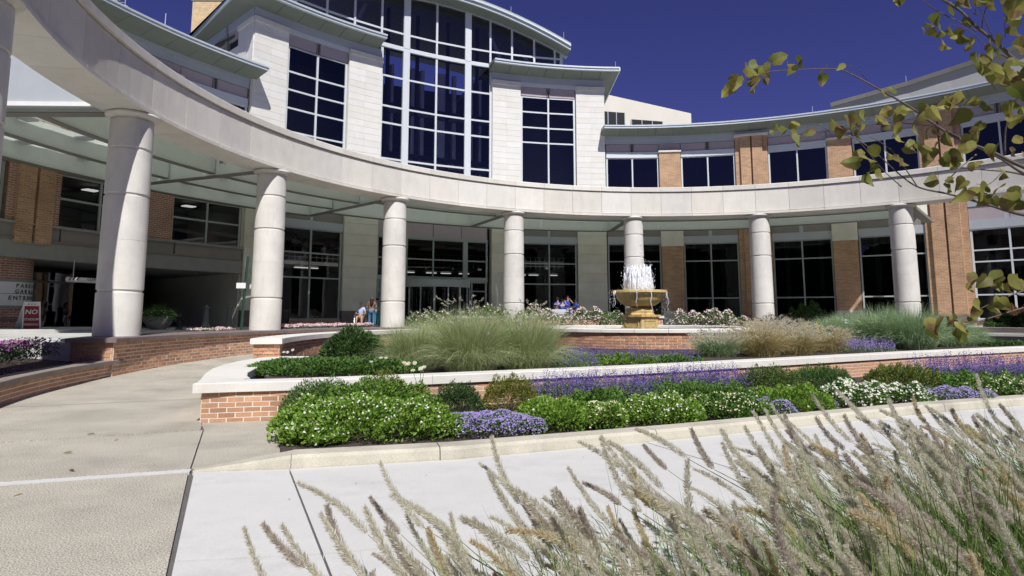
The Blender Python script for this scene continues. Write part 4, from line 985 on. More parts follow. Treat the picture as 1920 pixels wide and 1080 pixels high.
for k in range(4):  # recessed panel frames
    an = rz+k*math.pi/2; nx, ny = math.cos(an), math.sin(an); mb = MB()
    for (du, dz, su, sz) in ((0, .13, .74, .05), (0, -.13, .74, .05), (-.35, 0, .05, .21), (.35, 0, .05, .21)):
        mb.box((fx[0]+nx*.515-ny*du, fx[1]+ny*.515+nx*du, 1.29+dz), (.03, su, sz), an)
    mb.build('pedestal_panel', M['fount'], root)
mb = MB(); mb.lathe((fx[0], fx[1], 0), [(.62, 1.64), (.62, 1.68), (.58, 1.70), (.6, 1.80), (.56, 1.90), (.42, 1.94), (.36, 1.97)], 8); mb.build('neck', M['fount'], root)
mb = MB(); mb.lathe((FC[0]-.07, FC[1], 0), [(.36, 1.96), (.42, 1.975), (.62, 2.02), (.80, 2.13), (.92, 2.28), (.97, 2.42), (1.0, 2.50), (1.10, 2.535), (1.12, 2.545), (1.12, 2.63), (1.10, 2.645), (1.02, 2.645), (.98, 2.60), (.6, 2.5), (.02, 2.45)], 64, False)
sm_angle(mb.build('bowl', M['fount'], root), 30)
# inner jets: many tapered streaks of water
mb = MB(); fb = (FC[0]-.1, FC[1])
for k in range(330):
    a = random.uniform(0, 2*math.pi); r = .52*math.sqrt(random.random()); x, y = fb[0]+r*math.cos(a), fb[1]+r*math.sin(a)
    hh = random.uniform(.5, .98)*(1.15-.35*r)+.22*math.exp(-((x-fb[0]-.2)/.16)**2)*random.random()+(.3 if random.random() < .2 else 0); hh = min(hh, 1.25)
    w_ = random.uniform(.045, .09); lx = random.uniform(-.04, .04)+ (x-fb[0])*.06
    mb.tube([(x, y, 2.5), (x+lx*.3, y, 2.5+hh*.45), (x+lx*.7, y, 2.5+hh*.8), (x+lx, y, 2.5+hh)], [w_*1.3, w_*1.15, w_*.7, .006], 6)
mb.build('water_jets', M['spray'], root, True, kind='stuff')
V = []; F = []; mb = MB()
def drop(p, r):
    mb.add([(p[0]+r, p[1], p[2]), (p[0]-r, p[1], p[2]), (p[0], p[1]+r, p[2]), (p[0], p[1]-r, p[2]), (p[0], p[1], p[2]+r*1.6), (p[0], p[1], p[2]-r*1.6)], [(0, 2, 4), (2, 1, 4), (1, 3, 4), (3, 0, 4), (2, 0, 5), (1, 2, 5), (3, 1, 5), (0, 3, 5)])
for k in range(2600):
    a = random.uniform(0, 6.28); r = abs(random.gauss(.42, .15)); z = 2.5+abs(random.gauss(.45, .4))
    if z > 3.9: continue
    drop((fb[0]+r*math.cos(a), fb[1]+r*math.sin(a), z), random.uniform(.006, .016))
for z in (3.95, 4.05, 4.12, 4.2, 4.25, 4.55, 4.58): drop((fb[0]+.12+random.uniform(-.03, .03), fb[1], z), random.uniform(.02, .035))
for k in range(260):
    a = random.gauss(0, .5)+random.choice((0, 3.14)); r = random.uniform(1.0, 1.35); drop((fb[0]+r*math.cos(a), fb[1]+r*math.sin(a)*.8, random.uniform(1.2, 2.7)), random.uniform(.005, .014))
mb.build('water_drops', M['drop'], root, kind='stuff')
mb = MB()
for k in range(15):
    a = random.uniform(3.2, 6.2) if k % 2 else random.choice((random.uniform(-.5, .3), random.uniform(2.7, 3.6))); r0 = 1.12; L_ = random.uniform(.12, .35) if k % 3 else random.uniform(.6, 1.3)
    p = [(fb[0]+(r0+.0)*math.cos(a), fb[1]+r0*math.sin(a), 2.62)]
    for q in range(1, 6): rr = r0+.02+.03*q*random.random()-(.12*q/5 if L_ < .4 else 0); p.append((fb[0]+rr*math.cos(a+random.uniform(-.03, .03)), fb[1]+rr*math.sin(a), 2.62-L_*q/5))
    w_ = random.uniform(.008, .02); mb.tube(p, [w_, w_*1.3, w_, w_*.8, w_*.6, .004], 5)
mb.build('falling_water', M['spray'], root, True, kind='stuff')

# ------------------------------------------------------------------ vegetation builders (numpy)
def unit(v): return v/np.maximum(np.linalg.norm(v, axis=-1, keepdims=True), 1e-9)
def cards(P_, D, N, L, W, fold=.25):
    """diamond leaves: P base (n,3), D tip direction, N normal; returns verts, quads"""
    n = len(P_); S_ = unit(np.cross(D, N)); L = np.broadcast_to(L, (n,))[:, None]; W = np.broadcast_to(W, (n,))[:, None]
    b = P_; tip = P_+D*L; mid = P_+D*L*.45; up = unit(np.cross(S_, D)); l = mid+S_*W/2+up*W*fold; r = mid-S_*W/2+up*W*fold
    V = np.stack([b, r, tip, l], 1).reshape(-1, 3); F = np.arange(4*n).reshape(-1, 4); return V, F
def rand_dir(n, up=.3):
    d = rng.normal(size=(n, 3)); d[:, 2] = np.abs(d[:, 2])*1.0+up; return unit(d)
def lump(x, y, s, sd): return .5+.25*np.sin(x*s+sd)*np.cos(y*s*1.3+sd*2.1)+.25*np.sin(x*s*2.3-y*s*1.9+sd*3.3)
def veg_mesh(name, parts_):
    Vs = []; Fs = []; o = 0
    for V, F in parts_: Vs.append(V); Fs.append(F+o); o += len(V)
    return np_mesh(name, np.concatenate(Vs), np.concatenate(Fs))
def mound_pts(n, c, rx, ry, h, rot=0., shell=.55, sd=0., edge=.45, lumps=.48, ls=6.5):
    u = rng.random(n)**.5; a = rng.random(n)*2*np.pi; x = u*np.cos(a)*rx; y = u*np.sin(a)*ry
    top = h*(1-u**3.2)**edge*(1-lumps+lumps*2*lump(x+c[0], y+c[1], ls, sd)*.8)
    z = top*(shell+(1-shell)*rng.random(n)**.5)
    low = rng.random(n) < .25; z = np.where(low, top*rng.random(n), z)
    cr, sr = math.cos(rot), math.sin(rot); return np.stack([c[0]+x*cr-y*sr, c[1]+x*sr+y*cr, c[2]+z], 1), top
def leaf_part(n, c, rx, ry, h, L, W, **k):
    P_, top = mound_pts(n, c, rx, ry, h, **k); D = rand_dir(n, .15)
    out = P_-np.array([c[0], c[1], c[2]]); out[:, 2] *= .5; D = unit(D+.8*unit(out)); N = unit(rng.normal(size=(n, 3))+[0, -.2, .8]); return cards(P_, D, N, L*rng.uniform(.6, 1.2, n), W*rng.uniform(.6, 1.2, n))
def flower_part(n, c, rx, ry, h, r, petals=5, top_only=True, **k):
    k.setdefault('shell', .92); P_, top = mound_pts(n, c, rx, ry, h, **k); P_[:, 2] += .012; oo = P_-np.array([c[0], c[1], c[2]]); P_ += unit(oo)*.022
    if top_only: P_[:, 2] = np.maximum(P_[:, 2], c[2]+top*.55)
    Nn = unit(rng.normal(size=(n, 3))*.45+[0, -.5, .8]); Vs = []; Fs = []
    a0 = unit(np.cross(Nn, [1, .2, .1])); b0 = np.cross(Nn, a0); rr = r*rng.uniform(.7, 1.2, n)
    V = []; 
    ang = np.arange(6)*np.pi/3
    for j in range(6):
        rad = rr*(1 if j % 2 == 0 else .62); V.append(P_+a0*(np.cos(ang[j])*rad)[:, None]+b0*(np.sin(ang[j])*rad)[:, None])
    V = np.stack(V, 1).reshape(-1, 3); idx = np.arange(n)[:, None]*6
    F = np.concatenate([idx+[0, 1, 2, 3], idx+[0, 3, 4, 5]], 0); return V, F
def spike_part(n, c, rx, ry, h, sh, m_w=.02, rot=0., lean=.12):
    """vertical flower spikes made of small cards"""
    P_, top = mound_pts(n, c, rx, ry, h, rot=rot, shell=.8); P_[:, 2] = c[2]+top*.85; k = 10; L_ = sh*rng.uniform(.6, 1.2, n)
    ld = rng.normal(size=(n, 3))*lean; ld[:, 2] = 1; ld = unit(ld); B = []; D = []
    for j in range(k):
        B.append(P_+ld*(L_*(.05+.95*j/k))[:, None]+rng.normal(size=(n, 3))*.004); d = rng.normal(size=(n, 3)); d[:, 2] = .9; D.append(unit(d))
    B = np.concatenate(B); D = np.concatenate(D); N = unit(rng.normal(size=B.shape)); return cards(B, D, N, .026, m_w)
def blades(n, c, rad, L, wid, spread=.9, droop=.5, segs=5, bias=(0, 0), lmin=.55, ztop=None):
    a = rng.random(n)*2*np.pi; r0 = rng.random(n)**.7*rad; root = np.stack([c[0]+r0*np.cos(a), c[1]+r0*np.sin(a), np.full(n, c[2])], 1)
    ou = np.stack([np.cos(a), np.sin(a), np.zeros(n)], 1)+rng.normal(size=(n, 3))*.5; ou[:, 0] += bias[0]; ou[:, 1] += bias[1]; ou[:, 2] = 0; ou = unit(ou)
    Ln = L*rng.uniform(lmin, 1.08, n); sp = spread*rng.uniform(.15, 1.0, n); T = np.linspace(0, 1, segs+1); Vs = []
    side = unit(np.cross(ou, [0, 0, 1])+rng.normal(size=(n, 3))*.5)
    for t in T:
        hor = sp*(t*.35+.65*t**2); ver = t-droop*sp*t**3*.75
        p = root+ou*(Ln*hor)[:, None]+np.array([0, 0, 1])*(Ln*ver)[:, None]; w_ = wid*(1-t**2*.93)*.5
        Vs.append(p-side*w_); Vs.append(p+side*w_)
    V = np.stack(Vs, 1); n2 = 2*(segs+1); V = V.reshape(-1, 3); F = []
    for k in range(segs): F.append(np.stack([np.arange(n)*n2+2*k, np.arange(n)*n2+2*k+1, np.arange(n)*n2+2*k+3, np.arange(n)*n2+2*k+2], 1))
    tips = root+ou*(Ln*sp)[:, None]+np.array([0, 0, 1])*(Ln*(1-droop*sp*.75))[:, None]; return (V, np.concatenate(F)), tips, ou
def spot(x0, x1, yt, yb, zs, dep):
    """plant footprint from where it stands: left/right extent, top and foot, soil height, depth"""
    xc = (x0+x1)/2; f = G(xc, yb, zs); Yc = f[1]+dep/2; X = f[0]*Yc/f[1]; hw = (x1-x0)/2/FPX*Yc; top = Q(xc, yt, Yc)[2]
    return (X, Yc, zs), hw, dep/2, max(.08, top-zs)
def plant(name, label, cat, x0, x1, yt, yb, zs, dep, specs, kind=None, group=None, shape=None, Y=None):
    c, rx, ry, h = spot(x0, x1, yt, yb, zs, dep)
    if Y: q_ = Q((x0+x1)/2, yt, Y); c = (q_[0], Y, zs); rx = (x1-x0)/2/FPX*Y; h = q_[2]-zs
    k = dict(sd=rng.random()*6); k.update(shape or {})
    sal = any(q[1] == 'spike' for q in specs)
    if kind: rx *= 1.12; ry *= 1.15; k.setdefault('edge', .3)
    root = thing(name, label, cat, c, group) if not kind else None
    if kind:
        root = bpy.data.objects.new(name, None); COL.objects.link(root); root.location = c; root['label'] = label; root['category'] = cat; root['kind'] = 'stuff'; WLOC[root.name] = c
        if group: root['group'] = group
    for (nm, typ, m, n, L, W) in specs:
        cc = (0, 0, 0)
        kk = dict(k)
        def C0(V): return V
        if typ == 'leaf': pr = leaf_part(n, cc, rx, ry, h*(.66 if sal else 1), L, W, **kk)
        elif typ == 'flower': pr = flower_part(n, cc, rx*.98, ry*.98, h, L, **kk)
        elif typ == 'spike': pr = spike_part(int(n*.85), cc, rx, ry, h*.62, L*1.3, W)
        me = veg_mesh(nm, [pr]); o = link(nm, me, M[m], root); o['kind'] = 'stuff'
    return root
def shrub_trunk(root, h): 
    mb = MB(); l = parent_world(root); mb.tube([(l[0], l[1], l[2]-.02), (l[0]+.01, l[1], l[2]+h*.6)], [.025, .012], 6); mb.build('stem', M['bark'], root)
zs = .05
W_ = 'flower bed'
plant('begonia_patch', 'few low begonias filling the near left corner of the front bed', W_, 533, 640, 795, 838, zs, .5, [('foliage', 'leaf', 'leafL', 2600, .055, .04), ('flowers', 'flower', 'fwhite', 110, .021, 0)], 'stuff')
A = plant('begonia_patch', 'white flowered begonias at the left corner of the front bed', W_, 528, 835, 752, 832, zs, 1.0, [('foliage', 'leaf', 'leafL', 9000, .055, .04), ('flowers', 'flower', 'fwhite', 430, .018, 0)], 'stuff')
plant('marigold_patch', 'bright green leafy mass above the left white begonias', W_, 600, 815, 722, 790, zs, .9, [('foliage', 'leaf', 'leafM', 6000, .05, .03), ('foliage', 'leaf', 'leafL', 3500, .05, .03)], 'stuff', shape=dict(lumps=.5), Y=9.65)
a = plant('juniper_shrub', 'small dark green conifer leaning on the wall cap behind the left begonias', 'shrub', 528, 690, 718, 792, zs, .8, [('foliage', 'leaf', 'leafJ', 8000, .04, .014), ('foliage', 'leaf', 'leafM', 2500, .05, .02)], shape=dict(lumps=.38, ls=13), Y=9.75); shrub_trunk(a, .5)
a = plant('yew_shrub', 'yellow green shrub rising over the planter wall cap above the begonias', 'shrub', 668, 766, 702, 770, zs, .6, [('foliage', 'leaf', 'leafY', 5000, .04, .016)], shape=dict(lumps=.38, ls=13), Y=10.2); shrub_trunk(a, .5)
a = plant('spruce_shrub', 'dark green dwarf spruce between the begonias and the ageratum', 'shrub', 812, 905, 724, 790, zs, .7, [('foliage', 'leaf', 'leafD', 6500, .045, .013), ('foliage', 'leaf', 'leafJ', 2500, .045, .013)], shape=dict(lumps=.38, ls=13)); shrub_trunk(a, .4)
a = plant('yew_shrub', 'olive brown yew behind the purple ageratum mound', 'shrub', 905, 1012, 710, 780, zs, .8, [('foliage', 'leaf', 'leafY', 7500, .04, .014), ('foliage', 'leaf', 'frust', 700, .03, .014)], shape=dict(lumps=.38, ls=13)); shrub_trunk(a, .4)
plant('ageratum_patch', 'large mound of lilac ageratum beside the kerb in the front bed', W_, 830, 1012, 778, 823, zs, .75, [('foliage', 'leaf', 'leafM', 3500, .035, .025), ('flowers', 'flower', 'fviolet', 4200, .012, 0)], 'stuff', shape=dict(lumps=.3, ls=9))
plant('cream_flowers', 'few cream flowers between begonias and lilac ageratum', W_, 800, 870, 775, 826, zs, .5, [('foliage', 'leaf', 'leafL', 900, .04, .025), ('flowers', 'flower', 'fcream', 45, .016, 0)], 'stuff')
plant('zinnia_patch', 'rounded green plants with scattered pale pink blooms right of the ageratum', W_, 975, 1100, 752, 812, zs, .9, [('foliage', 'leaf', 'leafL', 7000, .05, .032), ('flowers', 'flower', 'fpink', 16, .018, 0)], 'stuff', shape=dict(lumps=.25))
plant('zinnia_patch', 'green plants with a few white blooms below the blue salvia', W_, 1060, 1180, 735, 790, zs, .8, [('foliage', 'leaf', 'leafM', 5000, .05, .03), ('flowers', 'flower', 'fwhite', 9, .02, 0)], 'stuff')
plant('begonia_patch', 'clump of cream white begonias by the kerb right of the green plants', W_, 1095, 1170, 757, 808, zs, .6, [('foliage', 'leaf', 'leafL', 3500, .05, .035), ('flowers', 'flower', 'fcream', 270, .02, 0)], 'stuff')
plant('begonia_patch', 'broad band of white begonias along the middle of the kerb', W_, 1165, 1310, 746, 799, zs, .9, [('foliage', 'leaf', 'leafL', 8000, .05, .035), ('flowers', 'flower', 'fwhite', 430, .018, 0)], 'stuff')
plant('begonia_patch', 'white begonias near the kerb joint before the second ageratum', W_, 1295, 1440, 742, 790, zs, .9, [('foliage', 'leaf', 'leafM', 7000, .05, .035), ('flowers', 'flower', 'fcream', 380, .018, 0)], 'stuff')
plant('dianthus_patch', 'mid green foliage band between salvia and begonias', W_, 1165, 1420, 722, 765, zs, 1.2, [('foliage', 'leaf', 'leafM', 9000, .05, .03), ('flowers', 'flower', 'fpink', 12, .02, 0)], 'stuff', shape=dict(lumps=.5))
plant('salvia_patch', 'long drift of blue salvia spikes in front of the planter wall', W_, 990, 1230, 700, 766, zs, 1.1, [('foliage', 'leaf', 'leafG', 6000, .06, .018), ('flowers', 'spike', 'fpurple', 900, .24, .018)], 'stuff')
plant('salvia_patch', 'blue salvia drift standing left of the large yews', W_, 1190, 1425, 690, 742, zs, 1.3, [('foliage', 'leaf', 'leafG', 6000, .06, .018), ('flowers', 'spike', 'fpurple', 900, .26, .019)], 'stuff', Y=12.7)
plant('ageratum_patch', 'small violet ageratum clump at the kerb behind the grass plumes', W_, 1405, 1485, 752, 787, zs, .8, [('foliage', 'leaf', 'leafM', 1600, .035, .025), ('flowers', 'flower', 'fviolet', 1200, .012, 0)], 'stuff')
a = plant('yew_shrub', 'spreading dark yew under the wall cap right of the salvia', 'shrub', 1385, 1510, 692, 755, zs, 1.2, [('foliage', 'leaf', 'leafJ', 9000, .045, .016), ('foliage', 'leaf', 'leafY', 3500, .045, .016)], shape=dict(lumps=.38, ls=13)); shrub_trunk(a, .4)
a = plant('yew_shrub', 'feathery green yew beside the bare brick gap of the planter wall', 'shrub', 1485, 1600, 690, 742, zs, 1.2, [('foliage', 'leaf', 'leafJ', 9000, .05, .016), ('foliage', 'leaf', 'leafM', 3000, .045, .016)], shape=dict(lumps=.38, ls=13)); shrub_trunk(a, .4)
plant('zinnia_patch', 'light green leafy plants below the two yews', W_, 1425, 1550, 728, 778, zs, 1.0, [('foliage', 'leaf', 'leafL', 8000, .055, .03), ('flowers', 'flower', 'fpink', 10, .02, 0)], 'stuff', shape=dict(lumps=.5))
plant('ageratum_patch', 'tiny violet ageratum tuft beside the white flowers on the right', W_, 1525, 1565, 752, 774, zs, .6, [('foliage', 'leaf', 'leafM', 600, .035, .025), ('flowers', 'flower', 'fviolet', 420, .012, 0)], 'stuff')
plant('phlox_patch', 'dense pure white flowers in front of the right yew', W_, 1552, 1650, 720, 768, zs, 1.1, [('foliage', 'leaf', 'leafM', 4500, .05, .03), ('flowers', 'flower', 'fwhite', 700, .027, 0)], 'stuff')
plant('phlox_patch', 'white flowers trailing right towards the second lilac patch', W_, 1640, 1735, 722, 762, zs, 1.1, [('foliage', 'leaf', 'leafM', 4500, .05, .03), ('flowers', 'flower', 'fwhite', 420, .028, 0)], 'stuff')
a = plant('yew_shrub', 'olive green yew with brown tips right of the bare brick gap', 'shrub', 1625, 1770, 688, 738, zs, 1.3, [('foliage', 'leaf', 'leafY', 9000, .05, .018), ('foliage', 'leaf', 'leafJ', 5000, .05, .018)], shape=dict(lumps=.38, ls=13)); shrub_trunk(a, .4)
plant('ageratum_patch', 'lilac ageratum patch at the right end of the bed', W_, 1728, 1855, 730, 756, zs, 1.1, [('foliage', 'leaf', 'leafM', 2500, .045, .03), ('flowers', 'flower', 'fviolet', 1900, .016, 0)], 'stuff')
plant('salvia_patch', 'deep purple salvia drift against the right end of the planter wall', W_, 1715, 1960, 684, 722, zs, 1.6, [('foliage', 'leaf', 'leafG', 6000, .08, .024), ('flowers', 'spike', 'fpurple', 900, .36, .028)], 'stuff')
plant('dianthus_patch', 'dark green foliage below the right purple salvia', W_, 1745, 1960, 704, 742, zs, 1.5, [('foliage', 'leaf', 'leafM', 9000, .06, .035), ('flowers', 'flower', 'fpink', 14, .022, 0)], 'stuff', shape=dict(lumps=.5))
plant('begonia_patch', 'white begonias by the kerb at the right edge', W_, 1830, 1990, 712, 750, zs, 1.2, [('foliage', 'leaf', 'leafM', 5000, .055, .035), ('flowers', 'flower', 'fcream', 480, .022, 0)], 'stuff')
# planter
zs = .46
plant('groundcover', 'glossy dark green groundcover filling the left end of the raised planter', 'ground cover', 482, 775, 676, 706, zs, 1.9, [('foliage', 'leaf', 'leafM', 12000, .07, .04), ('foliage', 'leaf', 'leafD', 5000, .07, .04)], 'stuff', shape=dict(lumps=.5, ls=4))
a = plant('oleander_shrub', 'dark upright leafy shrub in front of the curved garden wall', 'shrub', 604, 720, 625, 676, zs, 1.3, [('foliage', 'leaf', 'leafD', 7000, .12, .03), ('foliage', 'leaf', 'leafM', 2500, .12, .03)], shape=dict(lumps=.5, ls=4)); shrub_trunk(a, .5)
def tuft(px, py, n, m='fwhite', r=.03, lab='', name='daisy_cluster', zs=.46, h=.3):
    c = G(px, py, zs+h); root = thing(name, lab, 'flower', (c[0], c[1], zs))
    for k in range(n):
        x, y = c[0]+random.gauss(0, .09), c[1]+random.gauss(0, .12); z = zs+h+random.uniform(-.04, .05)
        mb = MB(); mb.tube([(c[0]+(x-c[0])*.3, y, zs), (x, y, z)], .004, 4); st = mb.build('stem', M['stalk'], root)
        mb = MB(); q = Matrix.Translation((x, y, z)) @ Matrix.Rotation(random.uniform(.3, 1.0), 4, 'X') @ Matrix.Rotation(random.uniform(0, 6), 4, 'Z')
        for j in range(10):
            a0 = j*math.pi/5; mb.add([q @ Vector((.3*r*math.cos(a0+s_*.25), .3*r*math.sin(a0+s_*.25), 0)) for s_ in (-1, 1)]+[q @ Vector((r*1.3*math.cos(a0+s_*.18), r*1.3*math.sin(a0+s_*.18), .004)) for s_ in (1, -1)], [(0, 1, 2, 3)])
        fl = mb.build('petals', M[m], st); mb = MB(); mb.lathe((0, 0, 0), [(.001, .012), (.3*r, .008), (.35*r, 0)], 8, False); mb.v = [tuple(q @ Vector(v)) for v in mb.v]
        # flower centre merged with stem as its own small disc
        mb.build('flower_centre', M['fyel'], st)
tuft(540, 660, 3, lab='white daisies nodding by the pier of the garden wall'); tuft(707, 676, 1, lab='single white daisy above the mulch left of the tall grass'); tuft(724, 671, 2, lab='pair of white daisies left of the tall grass'); tuft(762, 682, 5, lab='cluster of white daisies at the foot of the tall grass'); tuft(790, 690, 4, 'fwhite', lab='white daisies over the wall cap below the tall grass')
def clump(name, label, px, pyb, zs, L, n, m, rad, spread, droop, plumes=0, pm='plume', wid=.012, group=None, dep=.0):
    c = G(px, pyb, zs); c = (c[0]*(1+dep/c[1]), c[1]+dep, zs); root = thing(name, label, 'ornamental grass', c, group)
    (VF, tips, ou) = blades(n, (0, 0, 0), rad, L, wid, spread, droop)
    o = link('blades', np_mesh('blades', *VF), M[m], root); o['kind'] = 'stuff'
    (VL, tl_, ol_) = blades(int(n*.6), (0, 0, 0), rad*1.25, L*.72, wid, 1.25, .85, lmin=.4); o = link('low_blades', np_mesh('low_blades', *VL), M[m], root); o['kind'] = 'stuff'
    if plumes:
        (VF, tips, ou) = blades(plumes, (0, 0, 0), rad, L*1.05, .006, spread*.8, droop*.6); pr = [VF]; k = 14
        B = []; D = []
        d0 = unit(ou*1.0+np.array([0, 0, .5]))
        for j in range(k):
            B.append(tips-d0*(j/k*.16)[..., None] if False else tips-d0*(j/k*.16)); dd = unit(d0*1.2+rng.normal(size=tips.shape)*.7); D.append(dd)
        B = np.concatenate(B); D = np.concatenate(D); Vc, Fc = cards(B, D, unit(rng.normal(size=B.shape)), .055, .014)
        o = link('plumes', veg_mesh('plumes', [(Vc, Fc)]), M[pm], root); o['kind'] = 'stuff'; o = link('stalks', np_mesh('stalks', *VF), M['stalk'], root); o['kind'] = 'stuff'
    return root
clump('maiden_grass', 'leftmost tall pale green maiden grass beside the dark shrub', 775, 690, .46, 1.15, 3200, 'grassA', .42, .75, .6, 0, wid=.007)
clump('maiden_grass', 'tall maiden grass in the centre of the three large clumps', 882, 699, .46, 1.45, 4600, 'grassA', .40, .72, .62, 40, 'plume', wid=.007)
clump('maiden_grass', 'rightmost tall maiden grass clump touching the brick pool', 985, 694, .46, 1.42, 4600, 'grassA', .42, .75, .62, 40, wid=.007)
clump('maiden_grass', 'loose maiden grass behind the white daisies', 835, 682, .46, 1.3, 3000, 'grassA', .45, .75, .65, 30, wid=.009)
for k, (x, yb, L_, lab) in enumerate(((1345, 668, .85, 'low tan fountain grass at the right edge of the brick pool'), (1425, 668, 1.15, 'tan fountain grass second from the pool'), (1490, 664, 1.1, 'tan fountain grass beside the yellow flowers'), (1545, 660, .95, 'tan fountain grass beside the purple strip'), (1455, 650, 1.25, 'tall tan fountain grass behind the others'))):
    clump('fountain_grass', lab, x, yb, .46, L_*.88, 2000, 'grassB' if k == 0 else 'tangrass', .42, 1.15, .62, 330, 'plume2' if k % 2 else 'plume', wid=.007)
for k, (x, yb, L_, lab) in enumerate(((1590, 640, 1.5, 'blue green grass behind the purple strip'), (1650, 652, 1.75, 'blue green grass clump left of the last column'), (1715, 655, 1.8, 'largest blue green grass clump in front of the last column'), (1770, 650, 1.35, 'blue green grass right of the last column'), (1560, 641, 1.3, 'far blue green grass by the low pale wall'))):
    clump('blue_grass', lab, x, yb, .46, L_, 2600, 'grassB', .5, .85, .75, 0, wid=.012)
clump('blue_grass', 'short blue green grass at the right end of the planter', 1810, 648, .46, 1.0, 1500, 'grassB', .5, .95, .8, 0, wid=.012)
plant('salvia_patch', 'purple salvia in the planter left half under the brick pool', W_, 1050, 1145, 660, 686, zs, 1.8, [('foliage', 'leaf', 'leafL', 5000, .07, .035), ('flowers', 'spike', 'fpurple', 200, .24, .018)], 'stuff', shape=dict(lumps=.6))
plant('salvia_patch', 'purple salvia clumps in the planter centre under the fountain', W_, 1130, 1230, 661, 684, zs, 1.6, [('foliage', 'leaf', 'leafL', 4500, .07, .035), ('flowers', 'spike', 'fpurple', 150, .24, .018)], 'stuff', shape=dict(lumps=.7))
plant('salvia_patch', 'sparse purple salvia beside the first tan grass', W_, 1225, 1310, 663, 683, zs, 1.4, [('foliage', 'leaf', 'leafM', 2600, .07, .03), ('flowers', 'spike', 'fpurple', 90, .22, .018)], 'stuff', shape=dict(lumps=.7))
plant('salvia_patch', 'grey green salvia nearest the wall cap at centre', W_, 1010, 1120, 672, 694, zs, .9, [('foliage', 'leaf', 'leafG', 3000, .06, .02), ('flowers', 'spike', 'fpurple', 160, .2, .016)], 'stuff')
plant('salvia_patch', 'violet strip of salvia between the tan and blue green grasses', W_, 1560, 1660, 644, 664, zs, 2.4, [('foliage', 'leaf', 'leafG', 2500, .08, .02), ('flowers', 'spike', 'fviolet', 500, .26, .024)], 'stuff')
plant('coneflower_patch', 'yellow coneflowers behind the tan fountain grass', W_, 1496, 1546, 614, 640, zs, 1.0, [('foliage', 'leaf', 'leafM', 1500, .08, .03), ('flowers', 'flower', 'fyel', 220, .04, 0)], 'stuff', Y=22.5)
plant('sedum_patch', 'rust brown seed heads behind the tan fountain grass', W_, 1395, 1512, 598, 632, .46, 3.0, [('foliage', 'leaf', 'leafD', 2500, .1, .03), ('flowers', 'leaf', 'frust', 6000, .06, .03)], 'stuff', Y=26.0)
plant('groundcover', 'low green plants inside the right tip of the raised planter', 'ground cover', 1800, 1930, 641, 650, zs, 2.0, [('foliage', 'leaf', 'leafM', 3000, .1, .05), ('foliage', 'leaf', 'leafD', 2000, .1, .05)], 'stuff')
# roses
zs = .95
for (x0, x1, yt, yb, lab, n) in ((1245, 1410, 584, 613, 'pink and white rose bushes right of the fountain', 330), (960, 1060, 578, 612, 'rose bushes left of the valet stand', 260), (1050, 1140, 580, 611, 'pink rose bushes in front of the valets', 260), (1125, 1172, 584, 611, 'rose bush immediately left of the fountain pedestal', 50), (868, 965, 576, 600, 'pink roses in front of the pale coping by the side door', 90), (752, 862, 588, 613, 'pink roses behind the left maiden grass', 100)):
    plant('rose_bush', lab, 'rose bush', x0, x1, yt, yb, zs, 1.4, [('foliage', 'leaf', 'leafM', 1900, .08, .045), ('foliage', 'leaf', 'leafG', 1200, .08, .045), ('flowers', 'flower', 'fpink', int(n*1.3), .06, 0), ('flowers', 'flower', 'fwhite', n//2, .055, 0)], shape=dict(lumps=.55, ls=3), Y=34.2 if x0 > 1040 else 33.4)
a = plant('evergreen_shrub', 'dark bush under the windows behind column six', 'shrub', 1480, 1550, 572, 600, .97, 2.5, [('foliage', 'leaf', 'leafD', 3500, .12, .05), ('foliage', 'leaf', 'leafM', 1500, .12, .05)], shape=dict(lumps=.6, ls=3), Y=42.0); shrub_trunk(a, .5)
a = plant('evergreen_shrub', 'dark green shrub against the brick base at the right edge', 'shrub', 1852, 1950, 592, 630, .97, 2.0, [('foliage', 'leaf', 'leafD', 5000, .13, .07), ('foliage', 'leaf', 'leafM', 2500, .13, .07)], shape=dict(lumps=.5, ls=3), Y=32.5); shrub_trunk(a, .5)
a = plant('barberry_shrub', 'reddish brown bush above the dark shrub at the right edge', 'shrub', 1870, 1950, 575, 622, .97, 2.0, [('foliage', 'leaf', 'frust', 4000, .11, .06)], shape=dict(lumps=.5, ls=3), Y=34.5); shrub_trunk(a, .5)
# petunias on the arcs
def arc_plants(name, label, t0, t1, R0, R1, z, h, specs):
    root = thing(name, label, W_, PP((t0+t1)/2, (R0+R1)/2, z)); root['kind'] = 'stuff'; cx, cy, _ = PP((t0+t1)/2, (R0+R1)/2)
    for (nm, typ, m, n, L_, W2) in specs:
        t = np.radians(rng.uniform(t0, t1, n)); R = rng.uniform(R0, R1, n); x = CX+R*np.sin(t)-cx; y = CY+R*np.cos(t)-cy
        top = h*(.55+.6*lump(x, y, 3.1, 1.7)); zz = top*(rng.uniform(.2, 1, n) if typ == 'leaf' else rng.uniform(.8, 1.1, n)); P_ = np.stack([x, y, zz], 1)
        if typ == 'leaf': pr = cards(P_, rand_dir(n, .2), unit(rng.normal(size=(n, 3))+[0, 0, .6]), L_, W2)
        else:
            N = unit(rng.normal(size=(n, 3))*.5+[.2, -.6, .6]); a0 = unit(np.cross(N, [1, .2, .1])); b0 = np.cross(N, a0)
            V = np.stack([P_+a0*L_, P_+b0*L_, P_-a0*L_, P_-b0*L_], 1).reshape(-1, 3); pr = (V, np.arange(4*n).reshape(-1, 4))
        o = link(nm, np_mesh(nm, *pr), M[m], root); o['kind'] = 'stuff'
arc_plants('petunia_row', 'purple and mauve petunias in the bed behind the low wall', -138, -96, 20.2, 21.7, .50, .50, [('foliage', 'leaf', 'leafD', 14000, .06, .035), ('flowers', 'fl', 'fmag', 3600, .030, 0)])
